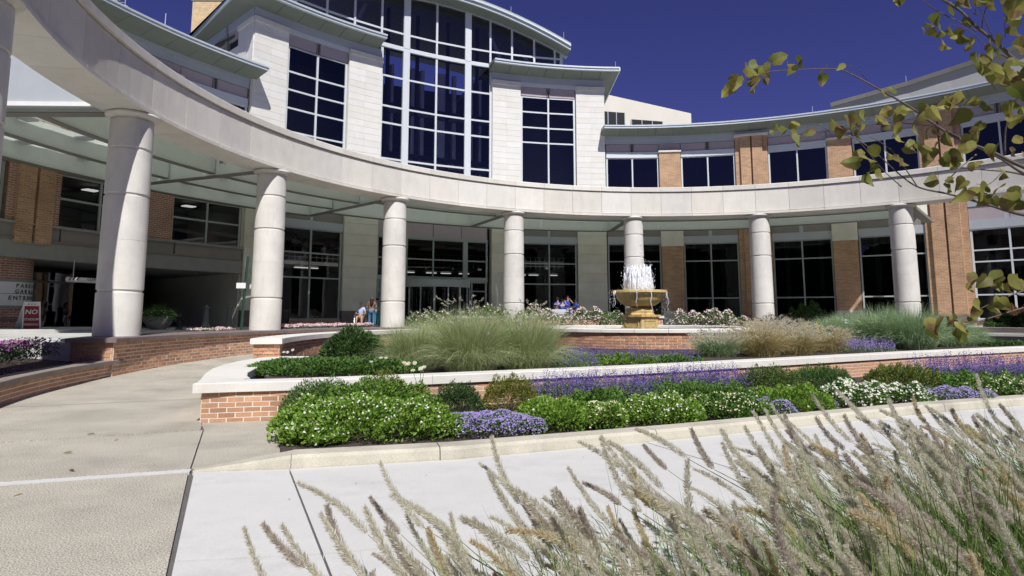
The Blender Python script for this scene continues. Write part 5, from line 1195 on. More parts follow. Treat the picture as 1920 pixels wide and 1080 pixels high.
arc_plants('petunia_row', 'thin line of mauve petunias along the low wall coping', -125, -103, 19.6, 19.95, .38, .13, [('foliage', 'leaf', 'leafD', 1200, .04, .025), ('flowers', 'fl', 'fmag', 170, .022, 0)])
arc_plants('petunia_row', 'bright pink flowers behind the brown coping between the second and third columns', -66.5, -48.5, 20.8, 21.6, .97, .24, [('foliage', 'leaf', 'leafD', 3000, .05, .03), ('flowers', 'fl', 'fpink', 1300, .038, 0)])
arc_plants('petunia_row', 'small pink flowers behind the brown coping left of the second column', -76, -70, 20.8, 21.4, .97, .16, [('foliage', 'leaf', 'leafD', 700, .05, .03), ('flowers', 'fl', 'fpink', 210, .034, 0)])

# ------------------------------------------------------------------ foreground fountain grass: each plume its own object
def plume_mesh(sd, L=.26, n=300, rad=.022):
    r = np.random.default_rng(sd); t = r.random(n)**.85; bend = r.uniform(.02, .06)
    ax = np.stack([bend*t**2*1.5, np.zeros(n), t*L], 1); tan = unit(np.stack([bend*3*t, np.zeros(n), np.full(n, L)], 1))
    prof = np.sin(np.clip(t*1.02+.03, 0, 1)*np.pi)**.45*(1-.45*t); a = r.random(n)*2*np.pi; ou = np.stack([np.cos(a), np.sin(a), np.zeros(n)], 1)
    rr = rad*prof*r.uniform(.1, 1.0, n); P_ = ax+ou*rr[:, None]*.6; D = unit(tan*1.0+ou*r.uniform(.5, 1.2, n)[:, None]); N = unit(r.normal(size=(n, 3)))
    V1, F1 = cards(P_, D, N, r.uniform(.011, .019, n), .0038)
    n2 = 1000; t = r.random(n2)**.85; ax = np.stack([bend*t**2*1.5, np.zeros(n2), t*L], 1); a = r.random(n2)*2*np.pi; ou = np.stack([np.cos(a), np.sin(a), np.zeros(n2)], 1)
    prof = (1-.5*t); D = unit(np.array([0, 0, 1.])+ou*r.uniform(.5, 1.1, n2)[:, None]); V2, F2 = cards(ax, D, unit(r.normal(size=(n2, 3))), r.uniform(.022, .042, n2)*prof, .00125, 0)
    return veg_mesh('plume', [(V1, F1), (V2, F2)])
PM = []
for k in range(8):
    me = plume_mesh(k+3, L=[.27, .23, .31, .19, .26, .21, .29, .16][k]); me.materials.append(M[['plume', 'plume2', 'plume', 'plume3', 'plume', 'plume3', 'plume', 'plume2'][k]]); PM.append(me)
def front_clump(label, c, h, nb, npl, rad=.26, spread=.75, bias=(-.75, .15), hmin=.6):
    npl = int(npl*1.1); nb = int(nb*1.7)
    root = thing('fountain_grass', label, 'ornamental grass', (c[0], c[1], .03), 'foreground fountain grasses')
    (VF, tips, ou) = blades(nb, (0, 0, 0), rad, h*.95, .0085, spread, .8, 6, bias, .5); o = link('leaf_blades', np_mesh('leaf_blades', *VF), M['grassC'], root); o['kind'] = 'stuff'
    mb = MB()
    for k in range(npl):
        a = random.uniform(0, 2*math.pi); r0 = random.random()**.6*rad; d = Vector((math.cos(a)*.55+bias[0]*random.uniform(.7, 1.6), math.sin(a)*.55+bias[1]*random.uniform(.5, 1.4), 0))
        hh = h*random.uniform(hmin, 1.0); lean = random.uniform(.25, .62)
        p0 = Vector((r0*math.cos(a), r0*math.sin(a), 0)); pts = []
        for q in range(6): tt = q/5; pts.append(p0+d*(lean*hh*(tt*.3+.7*tt**2))+Vector((0, 0, hh*(tt-.12*tt**3)*.88)))
        loc0 = [(p.x+c[0], p.y+c[1], p.z+.03) for p in pts]; mb.tube(loc0, [.0022]*5+[.0014], 4, False)
        di = (pts[-1]-pts[-2]).normalized(); di = (di*.5+Vector((-.62+random.gauss(0, .16), random.gauss(.05, .18), .72+random.gauss(0, .12)))).normalized(); qd = di.to_track_quat('Z', 'X') 
        e = (qd @ Matrix.Rotation(random.uniform(0, 6.28), 3, 'Z').to_quaternion()).to_euler(); sc = random.uniform(.8, 1.15)
        inst('plume', random.choice(PM), None, root, loc0[-1], 0, (sc, sc, sc), e)
    mb.build('stalks', M['stalk'], root, kind='stuff')
FCL = [('few fountain grass plumes low at the bottom edge left of the others', (-.08, 2.0), 1.0, 160, 20), ('sparse fountain grass clump at the bottom left of the foreground grasses', (.22, 2.12), 1.08, 260, 30), ('thin fountain grass clump leaning over the pale concrete at bottom centre', (.55, 2.2), 1.12, 420, 38),
       ('fountain grass clump at bottom centre right with golden plumes', (.86, 1.95), 1.12, 700, 44), ('fountain grass clump low at the bottom edge right of centre', (1.0, 1.85), 1.08, 800, 40),
       ('dense fountain grass clump below the kerb joint', (1.38, 2.35), 1.20, 900, 50), ('fountain grass clump at the bottom edge under the dark plumes', (1.65, 1.85), 1.05, 900, 46),
       ('tall fountain grass clump rising in front of the white phlox', (1.95, 2.72), 1.25, 900, 54), ('fountain grass clump at the bottom right corner', (2.2, 2.15), 1.10, 900, 50),
       ('tall fountain grass clump in front of the right lilac patch', (2.55, 3.05), 1.26, 900, 54), ('fountain grass clump at the right edge of the picture', (3.0, 2.7), 1.18, 900, 50), ('rearmost fountain grass clump at the right edge', (3.25, 3.5), 1.22, 900, 46)]
for a in FCL: front_clump(*a)

# ------------------------------------------------------------------ tree at the right (redbud)
TB = (4.35, 3.35)
tree = thing('redbud_tree', 'redbud tree with thin arching branches and yellowing heart shaped leaves at the upper right', 'tree', (TB[0], TB[1], 0))
mb = MB(); mb.tube([(TB[0], TB[1], 0), (TB[0]-.03, TB[1]-.05, .9), (TB[0]-.12, TB[1]-.1, 1.7), (TB[0]-.15, TB[1]-.05, 2.6), (TB[0]-.05, TB[1], 3.6), (TB[0]+.1, TB[1]+.1, 4.8)], [.09, .075, .06, .05, .035, .015], 12); mb.build('trunk', M['bark'], tree, True)
def lmesh(sd):
    r = random.Random(sd); out = [(0, 0)]
    half = [(.16, -.09), (.36, -.10), (.50, .06), (.53, .26), (.46, .50), (.30, .75), (.10, .97), (0, 1.06)]
    pts = [(-.0, 0)]+half; n = len(pts); V = []; F = []; cup = r.uniform(.1, .95); tw = r.uniform(-.8, .8); cr = r.uniform(.1, .6)
    def pz(x, y): return abs(x)*cup+cr*math.sin(y*3.0+x*2)*.25+tw*x*y-.25*y*y*r_b
    r_b = r.uniform(0, 1.5)
    mid = [(0, y) for _, y in pts]; mid[0] = (0, 0); mid = [(0, max(0, y)) for _, y in pts]
    for s_ in (1, -1):
        b = len(V)
        for (x, y), (mx_, my) in zip(pts, mid): V.append((s_*x*r.uniform(.72, 1.06), y, pz(s_*x, y))); V.append((mx_, my, pz(0, my)))
        for k in range(n-1):
            q = (b+2*k, b+2*k+2, b+2*k+3, b+2*k+1); F.append(q if s_ > 0 else q[::-1])
    mb = MB(); mb.add(V, F); me = mb.mesh('leaf'); me.materials.append(M['tleaf']); me.polygons.foreach_set('use_smooth', [True]*len(me.polygons)); return me
LM = [lmesh(k) for k in range(16)]
# branches: (depth Y, [(px,py,radius mm)...]) ; last point lies off frame towards the trunk
BR = [
 (2.75, [(1372, 165, 1.5), (1400, 150, 2), (1440, 135, 2.5), (1490, 131, 3), (1560, 129, 4), (1590, 136, 4.5), (1640, 163, 5.5), (1705, 200, 7), (1750, 232, 8), (1800, 262, 9), (1860, 285, 10), (1930, 318, 13), (2100, 380, 22)]),
 (2.55, [(1470, 240, 1.5), (1530, 232, 2), (1560, 250, 2.3), (1600, 258, 2.5), (1640, 285, 3), (1690, 330, 4), (1725, 352, 5), (1780, 364, 6), (1850, 383, 8), (1930, 405, 11), (2100, 430, 20)]),
 (2.9, [(1640, 205, 1.5), (1680, 228, 2.5), (1760, 240, 3), (1830, 275, 5), (1880, 300, 7), (1930, 330, 10), (2080, 385, 18)]),
 (2.6, [(1768, 0, 8), (1800, 20, 8), (1830, 50, 9), (1870, 82, 10), (1900, 110, 11), (1930, 130, 12), (2100, 250, 22)]),
 (2.6, [(1730, 0, 2.5), (1760, 22, 3), (1800, 42, 3.5), (1830, 58, 4)]),
 (2.65, [(1848, 0, 3), (1850, 10, 3), (1843, 35, 3.5), (1841, 58, 4)]), (2.65, [(1830, 5, 2), (1842, 25, 2.5), (1860, 68, 3)]),
 (2.8, [(1780, 45, 1.5), (1815, 55, 2), (1850, 88, 3), (1890, 108, 5)]),
 (2.7, [(1885, 15, 2), (1884, 45, 2.5), (1885, 70, 3)]),
 (2.7, [(1920, 160, 5), (1900, 200, 5), (1886, 240, 5), (1884, 290, 6)]),
 (2.8, [(1770, 345, 3), (1800, 315, 3.5), (1830, 290, 4)]), (2.9, [(1830, 345, 1.5), (1855, 345, 2), (1880, 322, 3)]),
 (2.95, [(1790, 312, 3), (1840, 318, 4), (1890, 322, 6), (1930, 330, 8)]),
 (2.4, [(1790, 613, 2.5), (1830, 604, 3), (1870, 592, 3.5), (1920, 577, 4.5), (2000, 560, 8), (2120, 540, 16)]),
 (2.5, [(1830, 584, 1.5), (1860, 568, 2.5), (1920, 545, 4), (2010, 520, 8), (2120, 500, 15)]),
 (2.5, [(1860, 530, 2), (1890, 545, 2.5), (1920, 555, 4), (2010, 560, 8)]),
 (2.55, [(1597, 248, 1.5), (1640, 300, 2), (1662, 325, 2.5), (1690, 350, 3)]), (2.55, [(1620, 250, 1.5), (1670, 280, 2.5), (1700, 320, 3), (1720, 350, 3.5)]),
 (2.75, [(1578, 118, 1), (1606, 128, 1.5), (1625, 150, 2.5)]),
]
for (Y, pp) in BR:
    pts = [Q(x, y, Y+(i/len(pp))*.15) for i, (x, y, r) in enumerate(pp)]
    if pp[-1][0] > 2000: pts.append((TB[0]-.13, TB[1]-.05, max(1.0, pts[-1][2]-.25))); pp = pp+[(0, 0, pp[-1][2]*1.3)]
    # smooth
    sp = []; 
    for i in range(len(pts)-1):
        a, b = Vector(pts[i]), Vector(pts[i+1]); p0 = Vector(pts[max(i-1, 0)]); p3 = Vector(pts[min(i+2, len(pts)-1)])
        for q in range(4):
            tt = q/4; sp.append((tuple(.5*((2*a)+(-p0+b)*tt+(2*p0-5*a+4*b-p3)*tt*tt+(-p0+3*a-3*b+p3)*tt**3)), lerp(pp[i][2], pp[i+1][2], tt)/1000*.72))
    sp.append((pts[-1], pp[-1][2]/1000)); mb = MB(); mb.tube([s_[0] for s_ in sp], [s_[1] for s_ in sp], 7); mb.build('branch', M['bark'], tree, True)
LF = [  # px,py,size px,Y
 (1375, 170, 34, 2.75), (1388, 152, 34, 2.75), (1398, 138, 40, 2.75), (1415, 122, 32, 2.75), (1405, 168, 48, 2.75), (1420, 155, 32, 2.72), (1432, 135, 40, 2.75), (1452, 128, 38, 2.74), (1436, 152, 18, 2.73), (1478, 132, 36, 2.75), (1508, 122, 40, 2.74), (1552, 134, 38, 2.74), (1538, 150, 34, 2.75), (1574, 128, 28, 2.75),
 (1450, 242, 26, 2.55), (1453, 250, 14, 2.55), (1480, 236, 22, 2.55), (1475, 250, 24, 2.55), (1515, 250, 26, 2.55), (1500, 262, 28, 2.55), (1490, 248, 20, 2.55),
 (1562, 240, 42, 2.5), (1590, 228, 38, 2.5), (1585, 255, 34, 2.52), (1612, 252, 30, 2.5), (1604, 232, 28, 2.52), (1645, 228, 40, 2.5), (1620, 218, 26, 2.5), (1660, 240, 24, 2.5), (1655, 178, 28, 2.7), (1676, 174, 26, 2.7), (1675, 215, 34, 2.55), (1690, 210, 34, 2.6), (1700, 232, 34, 2.55), (1720, 210, 50, 2.5), (1745, 215, 42, 2.5), (1775, 192, 36, 2.6), (1780, 210, 44, 2.55), (1800, 215, 44, 2.55), (1812, 200, 40, 2.6), (1830, 195, 34, 2.6), (1845, 205, 26, 2.6), (1694, 248, 38, 2.6), (1715, 245, 34, 2.6), (1680, 252, 30, 2.6), (1735, 255, 34, 2.6), (1755, 250, 30, 2.6), (1770, 258, 34, 2.6),
 (1620, 300, 44, 2.5), (1610, 312, 34, 2.5), (1632, 316, 28, 2.5), (1622, 338, 36, 2.5), (1655, 328, 30, 2.5), (1648, 285, 34, 2.5), (1665, 295, 26, 2.5), (1685, 300, 34, 2.5), (1700, 285, 34, 2.5), (1690, 312, 30, 2.5), (1715, 278, 34, 2.55), (1725, 285, 34, 2.5), (1740, 290, 36, 2.5), (1755, 288, 34, 2.5), (1765, 305, 36, 2.5), (1780, 300, 40, 2.5), (1795, 290, 34, 2.5), (1802, 315, 34, 2.5), (1824, 312, 30, 2.5), (1812, 280, 38, 2.5), (1822, 270, 34, 2.5), (1830, 248, 34, 2.6), (1838, 240, 34, 2.6), (1870, 282, 34, 2.5), (1905, 290, 30, 2.5), (1885, 328, 26, 2.5), (1895, 240, 34, 2.5),
 (1762, 345, 30, 2.6), (1782, 355, 30, 2.6), (1783, 338, 18, 2.6), (1812, 350, 40, 2.5), (1815, 368, 42, 2.5), (1840, 362, 38, 2.5), (1850, 378, 30, 2.5), (1880, 382, 42, 2.5), (1862, 378, 22, 2.5), (1885, 360, 38, 2.5), (1900, 372, 34, 2.5), (1915, 362, 34, 2.5), (1920, 385, 34, 2.5),
 (1735, 62, 26, 2.6), (1750, 60, 34, 2.6), (1764, 36, 36, 2.6), (1768, 68, 34, 2.6), (1785, 62, 30, 2.6), (1766, 92, 34, 2.6), (1800, 62, 30, 2.6), (1812, 68, 34, 2.6), (1805, 75, 28, 2.6), (1823, 92, 22, 2.6), (1828, 78, 24, 2.6), (1785, 15, 34, 2.6), (1798, 8, 40, 2.55), (1690, 4, 30, 2.6), (1680, 2, 24, 2.6), (1812, 40, 26, 2.6), (1828, 28, 20, 2.6), (1835, 108, 32, 2.6), (1840, 128, 36, 2.6), (1860, 125, 40, 2.5), (1856, 95, 50, 2.4), (1880, 90, 60, 2.4), (1900, 100, 50, 2.4), (1870, 140, 44, 2.5), (1885, 130, 44, 2.5), (1900, 120, 44, 2.5), (1905, 150, 50, 2.5), (1880, 155, 50, 2.5), (1920, 140, 50, 2.5), (1915, 50, 44, 2.5), (1905, 60, 34, 2.5), (1815, 0, 36, 2.6), (1835, 2, 36, 2.6), (1865, 5, 44, 2.5), (1885, 0, 50, 2.5), (1905, 8, 50, 2.5), (1920, 10, 40, 2.5), (1895, 175, 44, 2.5), (1915, 180, 44, 2.5), (1905, 205, 40, 2.5), (1920, 225, 44, 2.5), (1890, 200, 36, 2.5), (1875, 165, 40, 2.5), (1910, 265, 34, 2.5),
 (1745, 625, 42, 2.35), (1758, 612, 46, 2.35), (1780, 612, 34, 2.4), (1800, 618, 44, 2.35), (1812, 625, 40, 2.35), (1818, 600, 26, 2.4), (1808, 632, 36, 2.35), (1798, 608, 40, 2.4),
 (1835, 535, 44, 2.45), (1850, 530, 38, 2.45), (1870, 538, 40, 2.45), (1905, 528, 46, 2.45), (1880, 528, 34, 2.45), (1825, 585, 30, 2.45), (1840, 578, 34, 2.45), (1862, 578, 30, 2.45), (1873, 575, 34, 2.45), (1895, 540, 34, 2.45)]
for (x, y, sz, Y) in LF+[(x_+random.uniform(-22, 22), y_+random.uniform(-14, 16), s_*.7, Y_) for (x_, y_, s_, Y_) in LF[::4] if x_ > 1600]:
    sc = sz/FPX*Y*random.uniform(.6, .92)*(.8 if Y < 2.45 else 1); p = Q(x+random.uniform(-4, 4), y-sz*.3, Y+random.uniform(-.08, .08))
    e = (R_(random.uniform(-135, -40)), R_(random.gauss(0, 48)), R_(random.gauss(0, 65)))
    inst('leaf', random.choice(LM), None, tree, p, 0, (sc, sc, sc), e)
# hidden-side crown so the tree also reads as one from a step aside
for k in range(140):
    p = (random.uniform(2.9, 5.6), random.uniform(2.6, 4.6), random.uniform(2.0, 4.9))
    if p[0]/p[1] < .86: continue
    sc = random.uniform(.07, .1); inst('leaf', random.choice(LM), None, tree, p, 0, (sc, sc, sc), (R_(random.uniform(-110, -50)), R_(random.gauss(0, 25)), random.uniform(0, 6)))

# ------------------------------------------------------------------ small furniture
def text_obj(name, s_, size, loc, rot, m, parent, ext=.002, sx=1.0, align='CENTER'):
    cu = bpy.data.curves.new(name, 'FONT'); cu.body = s_; cu.size = size; cu.extrude = ext; cu.align_x = align; cu.align_y = 'CENTER'; cu.offset = size*.012; cu.resolution_u = 2
    o = bpy.data.objects.new(name, cu); dg = bpy.context.evaluated_depsgraph_get(); COL.objects.link(o); dg.update(); me = bpy.data.meshes.new_from_object(o.evaluated_get(bpy.context.evaluated_depsgraph_get())); bpy.data.objects.remove(o)
    o = bpy.data.objects.new(name, me); COL.objects.link(o); me.materials.clear(); me.materials.append(m); pl = parent_world(parent); o.parent = parent
    o.location = (loc[0]-pl[0], loc[1]-pl[1], loc[2]-pl[2]); o.rotation_euler = rot; o.scale = (sx, 1, 1); return o
# sandwich board
sbp = Q(58, 622, 24.5); sx_, sy_ = sbp[0], sbp[1]; zp = .97
root = thing('sandwich_board', 'white folding sandwich board with maroon no parking panel on a small kerbed island', 'sign', (sx_, sy_, zp))
def quadbox(p, th, nm, m, prt):
    p = [Vector(q) for q in p]; n_ = (p[1]-p[0]).cross(p[3]-p[0]).normalized()*th; mb = MB(); mb.add([*p, *[q+n_ for q in p]], [(3, 2, 1, 0), (4, 5, 6, 7), (0, 1, 5, 4), (1, 2, 6, 5), (2, 3, 7, 6), (3, 0, 4, 7)]); return mb.build(nm, m, prt)
u = Vector((.96, .28, 0)).normalized(); nrm = Vector((u.y, -u.x, 0)); top = Vector((sx_-.05, sy_, zp+1.15)); hw_ = .30
fo = top+nrm*.32-Vector((0, 0, 1.15)) ; ba = top-u*.0-nrm*.95-Vector((0, 0, 1.15)); fo += u*.18; ba -= u*.62
fb_ = quadbox([fo-u*hw_*1.05, fo+u*hw_*1.05, top+u*hw_*.92, top-u*hw_*.92], .03, 'front_board', M['white'], root)
quadbox([ba+u*hw_*1.0, ba-u*hw_*1.0, top-u*hw_*.95-nrm*.02, top+u*hw_*.9-nrm*.02], .03, 'rear_board', M['white'], root)
sl_v = (top-fo); nf = u.cross(sl_v).normalized(); nf = -nf if nf.y > 0 else nf
def onb(a, b): return fo+u*a*hw_+sl_v*b+nf*.034
quadbox([onb(-.86, .10), onb(.86, .10), onb(.78, .86), onb(-.78, .86)], .006, 'maroon_panel', M['signred'], fb_)
rot = Matrix((u, sl_v.normalized(), u.cross(sl_v.normalized()))).transposed().to_euler()
for s_, b, sz in (('NO', .66, .26), ('STADIUM', .42, .125), ('PARKING', .25, .125)): text_obj('lettering', s_, sz, onb(0, b)+nf*.012, rot, M['white'], fb_, .002, .9 if sz < .2 else 1.0)
for k in (-1, 0, 1): text_obj('clip', 'o', .1, onb(k*.35, .93)+nf*.01, rot, M['black'], fb_)
mb = MB(); ip = PP(-76.0, 29.2); mb.lathe((ip[0]+.2, ip[1]-.2, 0), [(3.4, .94), (3.4, 1.09), (3.35, 1.11), (.1, 1.11)], 40, False); 
isl = thing('traffic_island', 'low kerbed concrete island around the round brick garage column', 'kerb island', (ip[0], ip[1], .97)); mb.build('island_kerb', M['drive'], isl)
# round brick column with sign
rc = (-21.9, 26.9)
root = thing('brick_column', 'round brick garage column wearing a curved white entrance sign', 'column', (rc[0], rc[1], .97)); rr_ = 1.28
mb = MB(); V = []; n = 36; mb.lathe((rc[0], rc[1], 0), [(rr_, .97), (rr_, 3.99)], n)
for pi2 in range(n): mb.uv[pi2] = [(2*math.pi*k/n*rr_, z) for k, z in ((pi2, .97), (pi2+1, .97), (pi2+1, 3.99), (pi2, 3.99))]
mb.build('shaft', M['rbrick'], root); mb = MB(); mb.lathe((rc[0], rc[1], 0), [(rr_+.02, 1.38), (rr_+.05, 1.40), (rr_+.05, 1.52), (rr_+.02, 1.54)], 36, False); mb.build('band', M['bcap'], root)
def curved(r, a0, a1, z0, z1, nm, m, n=14):
    mb = MB(); V = []; F = []
    for k in range(n+1):
        a = lerp(a0, a1, k/n); V += [(rc[0]+r*math.cos(a), rc[1]+r*math.sin(a), z0), (rc[0]+r*math.cos(a), rc[1]+r*math.sin(a), z1)]
    for k in range(n): F.append((2*k, 2*k+2, 2*k+3, 2*k+1))
    mb.add(V, F); return mb.build(nm, m, root)
fa_ = math.atan2(-rc[1], -rc[0])  # towards camera
sg = curved(rr_+.05, fa_-.35, fa_+1.9, 2.02, 2.50, 'sign_plate', M['white']); sg2 = curved(rr_+.05, fa_-.35, fa_+1.9, 2.52, 3.0, 'sign_plate', M['white'])
sg3 = curved(rr_+.06, fa_-.35, fa_+1.9, 3.01, 3.10, 'sign_trim', M['band']); curved(rr_+.06, fa_-.35, fa_+1.9, 1.93, 2.01, 'sign_trim', M['band'])
for s_, z in (('PARKING', 2.84), ('GARAGE', 2.60), ('ENTRANCE', 2.33)):
    stp = .205/(rr_+.06); n_ = len(s_)
    for k, ch in enumerate(s_):
        a = fa_+.60-(0 if s_ != 'ENTRANCE' else .19)+k*stp; p = (rc[0]+(rr_+.062)*math.cos(a), rc[1]+(rr_+.062)*math.sin(a), z)
        text_obj('letter', ch, .24, p, (math.pi/2, 0, a+math.pi/2), M['black'], root)
# clearance bar
a_, b_ = Q(126, 524, 26.8), Q(215, 528, 26.8); root = thing('clearance_bar', 'white hanging clearance bar with black diagonal stripes at the garage mouth', 'sign', a_)
mb = MB(); mb.tube([a_, b_], .11, 14); mb.build('bar', M['white'], root, False)
for k in range(3):
    x = a_[0]+.18+k*.16; mb = MB(); q = Matrix.Translation((x, a_[1], a_[2])) @ Matrix.Rotation(R_(90), 4, 'Y') @ Matrix.Rotation(R_(28), 4, 'Y')
    mb.lathe((0, 0, 0), [(.113, -.03), (.113, .03)], 14, False); mb.v = [tuple(q @ Vector(v)) for v in mb.v]; mb.build('stripe', M['black'], root)
text_obj('lettering', 'CLEARANCE', .15, (a_[0]+1.35, a_[1]-.118, a_[2]-.01), (math.pi/2, 0, 0), M['black'], root)
for fr in (.12, .8): mb = MB(); x = lerp(a_[0], b_[0], fr); mb.tube([(x, a_[1], a_[2]+.1), (x, a_[1], 3.98)], .015, 6); mb.build('hanger', M['metal'], root)
# planter bowl
pb = Q(296, 611, 29.5); zb_ = .97; bowl_c = (pb[0], 29.5)
root = thing('planter_bowl', 'round grey stone bowl planter with trailing plants at the garage entrance', 'planter', (bowl_c[0], bowl_c[1], zb_))
mb = MB(); mb.lathe((bowl_c[0], bowl_c[1], zb_), [(.28, 0), (.34, .04), (.52, .22), (.6, .42), (.62, .58), (.6, .6), (.55, .58), (.02, .55)], 32, False); sm_angle(mb.build('bowl', M['band'], root), 40)
(VF, tips, ou) = blades(260, (0, 0, .5), .25, .95, .02, 1.1, 1.0); o = link('grass_leaves', np_mesh('grass_leaves', *VF), M['leafM'], root); o['kind'] = 'stuff'
pr = leaf_part(1600, (0, 0, .35), .85, .8, .55, .09, .05, sd=1.); o = link('trailing_foliage', np_mesh('trailing_foliage', *pr), M['leafM'], root); o['kind'] = 'stuff'
pr = flower_part(90, (.1, -.1, .4), .85, .7, .5, .035); o = link('flowers', np_mesh('flowers', *pr), M['fwhite'], root); o['kind'] = 'stuff'
# hydrant
hy = Q(336, 612, 29.0); root = thing('fire_hydrant', 'small dark fire hydrant right of the bowl planter', 'fire hydrant', (hy[0], 29, .97))
mb = MB(); mb.lathe((hy[0], 29, .97), [(.17, 0), (.17, .05), (.11, .07), (.1, .5), (.13, .52), (.13, .58), (.1, .62), (.06, .72), (.03, .76)], 20); mb.build('barrel', M['black2'], root, True)
for s_ in (-1, 1): mb = MB(); mb.tube([(hy[0], 29, 1.4), (hy[0]+s_*.18, 29, 1.4)], .05, 10); mb.build('outlet', M['black2'], root)
for (x, lab) in ((385, 'faint grey bollard deep in the shade by the garage side wall'), (429, 'grey conical bollard light beside the green sign post')):
    c = Q(x, 610, 31.0 if x == 429 else 33); root = thing('bollard', lab, 'bollard', (c[0], c[1], .97), 'bollards by the garage wall')
    mb = MB(); mb.lathe((c[0], c[1], .97), [(.27, 0), (.26, .06), (.18, .2), (.14, .35), (.11, 1.0), (.11, 1.02)], 20); mb.build('post', M['bollard'], root, True)
    mb = MB(); mb.lathe((c[0], c[1], .97), [(.2, 1.02), (.21, 1.05), (.17, 1.08), (.06, 1.1), (.05, 1.16), (.02, 1.2)], 20); mb.build('cap', M['bollard'], root, True)
# green sign post
A_, B_ = Q(452, 612, 25.6), Q(465, 481, 25.6); root = thing('sign_post', 'tilting green metal sign post with a small white plate left of the second column', 'sign post', (A_[0], 25.6, .97))
mb = MB(); d = (Vector(B_)-Vector(A_)); mb.tube([(A_[0], 25.6, .97), B_], .055, 4); mb.build('post', M['green'], root)
p = Q(452, 535.5, 25.5); mb = MB(); mb.box((p[0], 25.5, p[2]), (.36, .02, .22), .1); mb.build('white_plate', M['white'], root); p = Q(467, 537, 25.7); mb = MB(); mb.box((p[0]+.1, 25.7, p[2]), (.2, .02, .18), -.5); mb.build('side_plate', M['white'], root)
p = Q(461, 494, 25.7); mb = MB(); mb.box((p[0], 25.7, p[2]), (.12, .02, .5), 1.1); mb.build('metal_plate', M['steel'], root)
# path lights in the planter
for x, lab in ((1586, 'small white garden light in the blue green grass'), (1762, 'small white garden light by the dark brown base right of the last column')):
    c = Q(x, 608, 28); root = thing('garden_light', lab, 'garden light', (c[0], c[1], .9)); mb = MB(); mb.lathe((c[0], 28, c[2]), [(.03, .46-c[2]), (.03, 0), (.07, .02), (.08, .06), (.02, .10), (.03, .14), (.045, .18), (.01, .22)], 12); mb.build('lamp_body', M['white'], root)
# manhole / drain on the driveway
mb = MB(); c = G(35, 644, .885); mb.lathe((c[0], c[1], .8), [(.45, 0), (.45, .16), (.02, .165)], 24, False); dr = thing('manhole_cover', 'dark round manhole cover on the shaded driveway', 'manhole cover', (c[0], c[1], .9)); mb.build('cover', M['dpanel'], dr)

# fallen leaves
for (x, y, m, lab) in ((170, 815, 'leafM', 'green curled leaf lying on the aggregate path joint'), (126, 850, 'leafM', 'slim green leaf on the aggregate path'), (217, 825, 'plume2', 'tan dry leaf right of the green leaf on the path'), (134, 883, 'frust', 'dark brown leaf just above the pale strip'), (32, 928, 'plume2', 'orange brown leaf below the pale strip'), (365, 776, 'plume2', 'yellow leaf beside the brick wall corner'), (443, 666, 'frust', 'brown leaf near the brick pier')):
    c = G(x, y, .004 if y > 700 else .17); mb = MB(); q = Matrix.Translation((c[0], c[1], gz(c[0], c[1])+.012)) @ Matrix.Rotation(random.uniform(0, 6), 4, 'Z')
    V = [(-.05, 0, 0), (-.02, .018, .008), (.03, .016, .012), (.055, 0, .002), (.03, -.016, .01), (-.02, -.018, .006), (0, 0, 0)]; mb.add([q @ Vector(v) for v in V], [(0, 1, 6), (1, 2, 6), (2, 3, 6), (3, 4, 6), (4, 5, 6), (5, 0, 6)])
    l = bpy.data.objects.new('fallen_leaf', mb.mesh('fallen_leaf', c)); l.data.materials.append(M[m]); COL.objects.link(l); l.location = c; l['label'] = lab; l['category'] = 'leaf'

# ------------------------------------------------------------------ people
def skinned(name, J, E, m, parent, sub=1):
    """J: {joint:(x,y,z,r)} world; E: edges"""
    ks = list(J); me = bpy.data.meshes.new(name); pl = parent_world(parent)
    me.from_pydata([(J[k][0]-pl[0], J[k][1]-pl[1], J[k][2]-pl[2]) for k in ks], [(ks.index(a), ks.index(b)) for a, b in E], [])
    o = bpy.data.objects.new(name, me); COL.objects.link(o); o.parent = parent
    md = o.modifiers.new('Skin', 'SKIN'); md.use_smooth_shade = True
    sv = me.skin_vertices[0].data
    for i, k in enumerate(ks):
        r = J[k][3]; r = r if isinstance(r, tuple) else (r, r); sv[i].radius = r; sv[i].use_root = (i == 0)
    s2 = o.modifiers.new('Sub', 'SUBSURF'); s2.levels = sub; s2.render_levels = sub
    dg = bpy.context.evaluated_depsgraph_get(); dg.update(); nm = bpy.data.meshes.new_from_object(o.evaluated_get(dg)); bpy.data.objects.remove(o)
    nm.name = name; nm.materials.clear(); o = link(name, nm, m, parent, True); return o
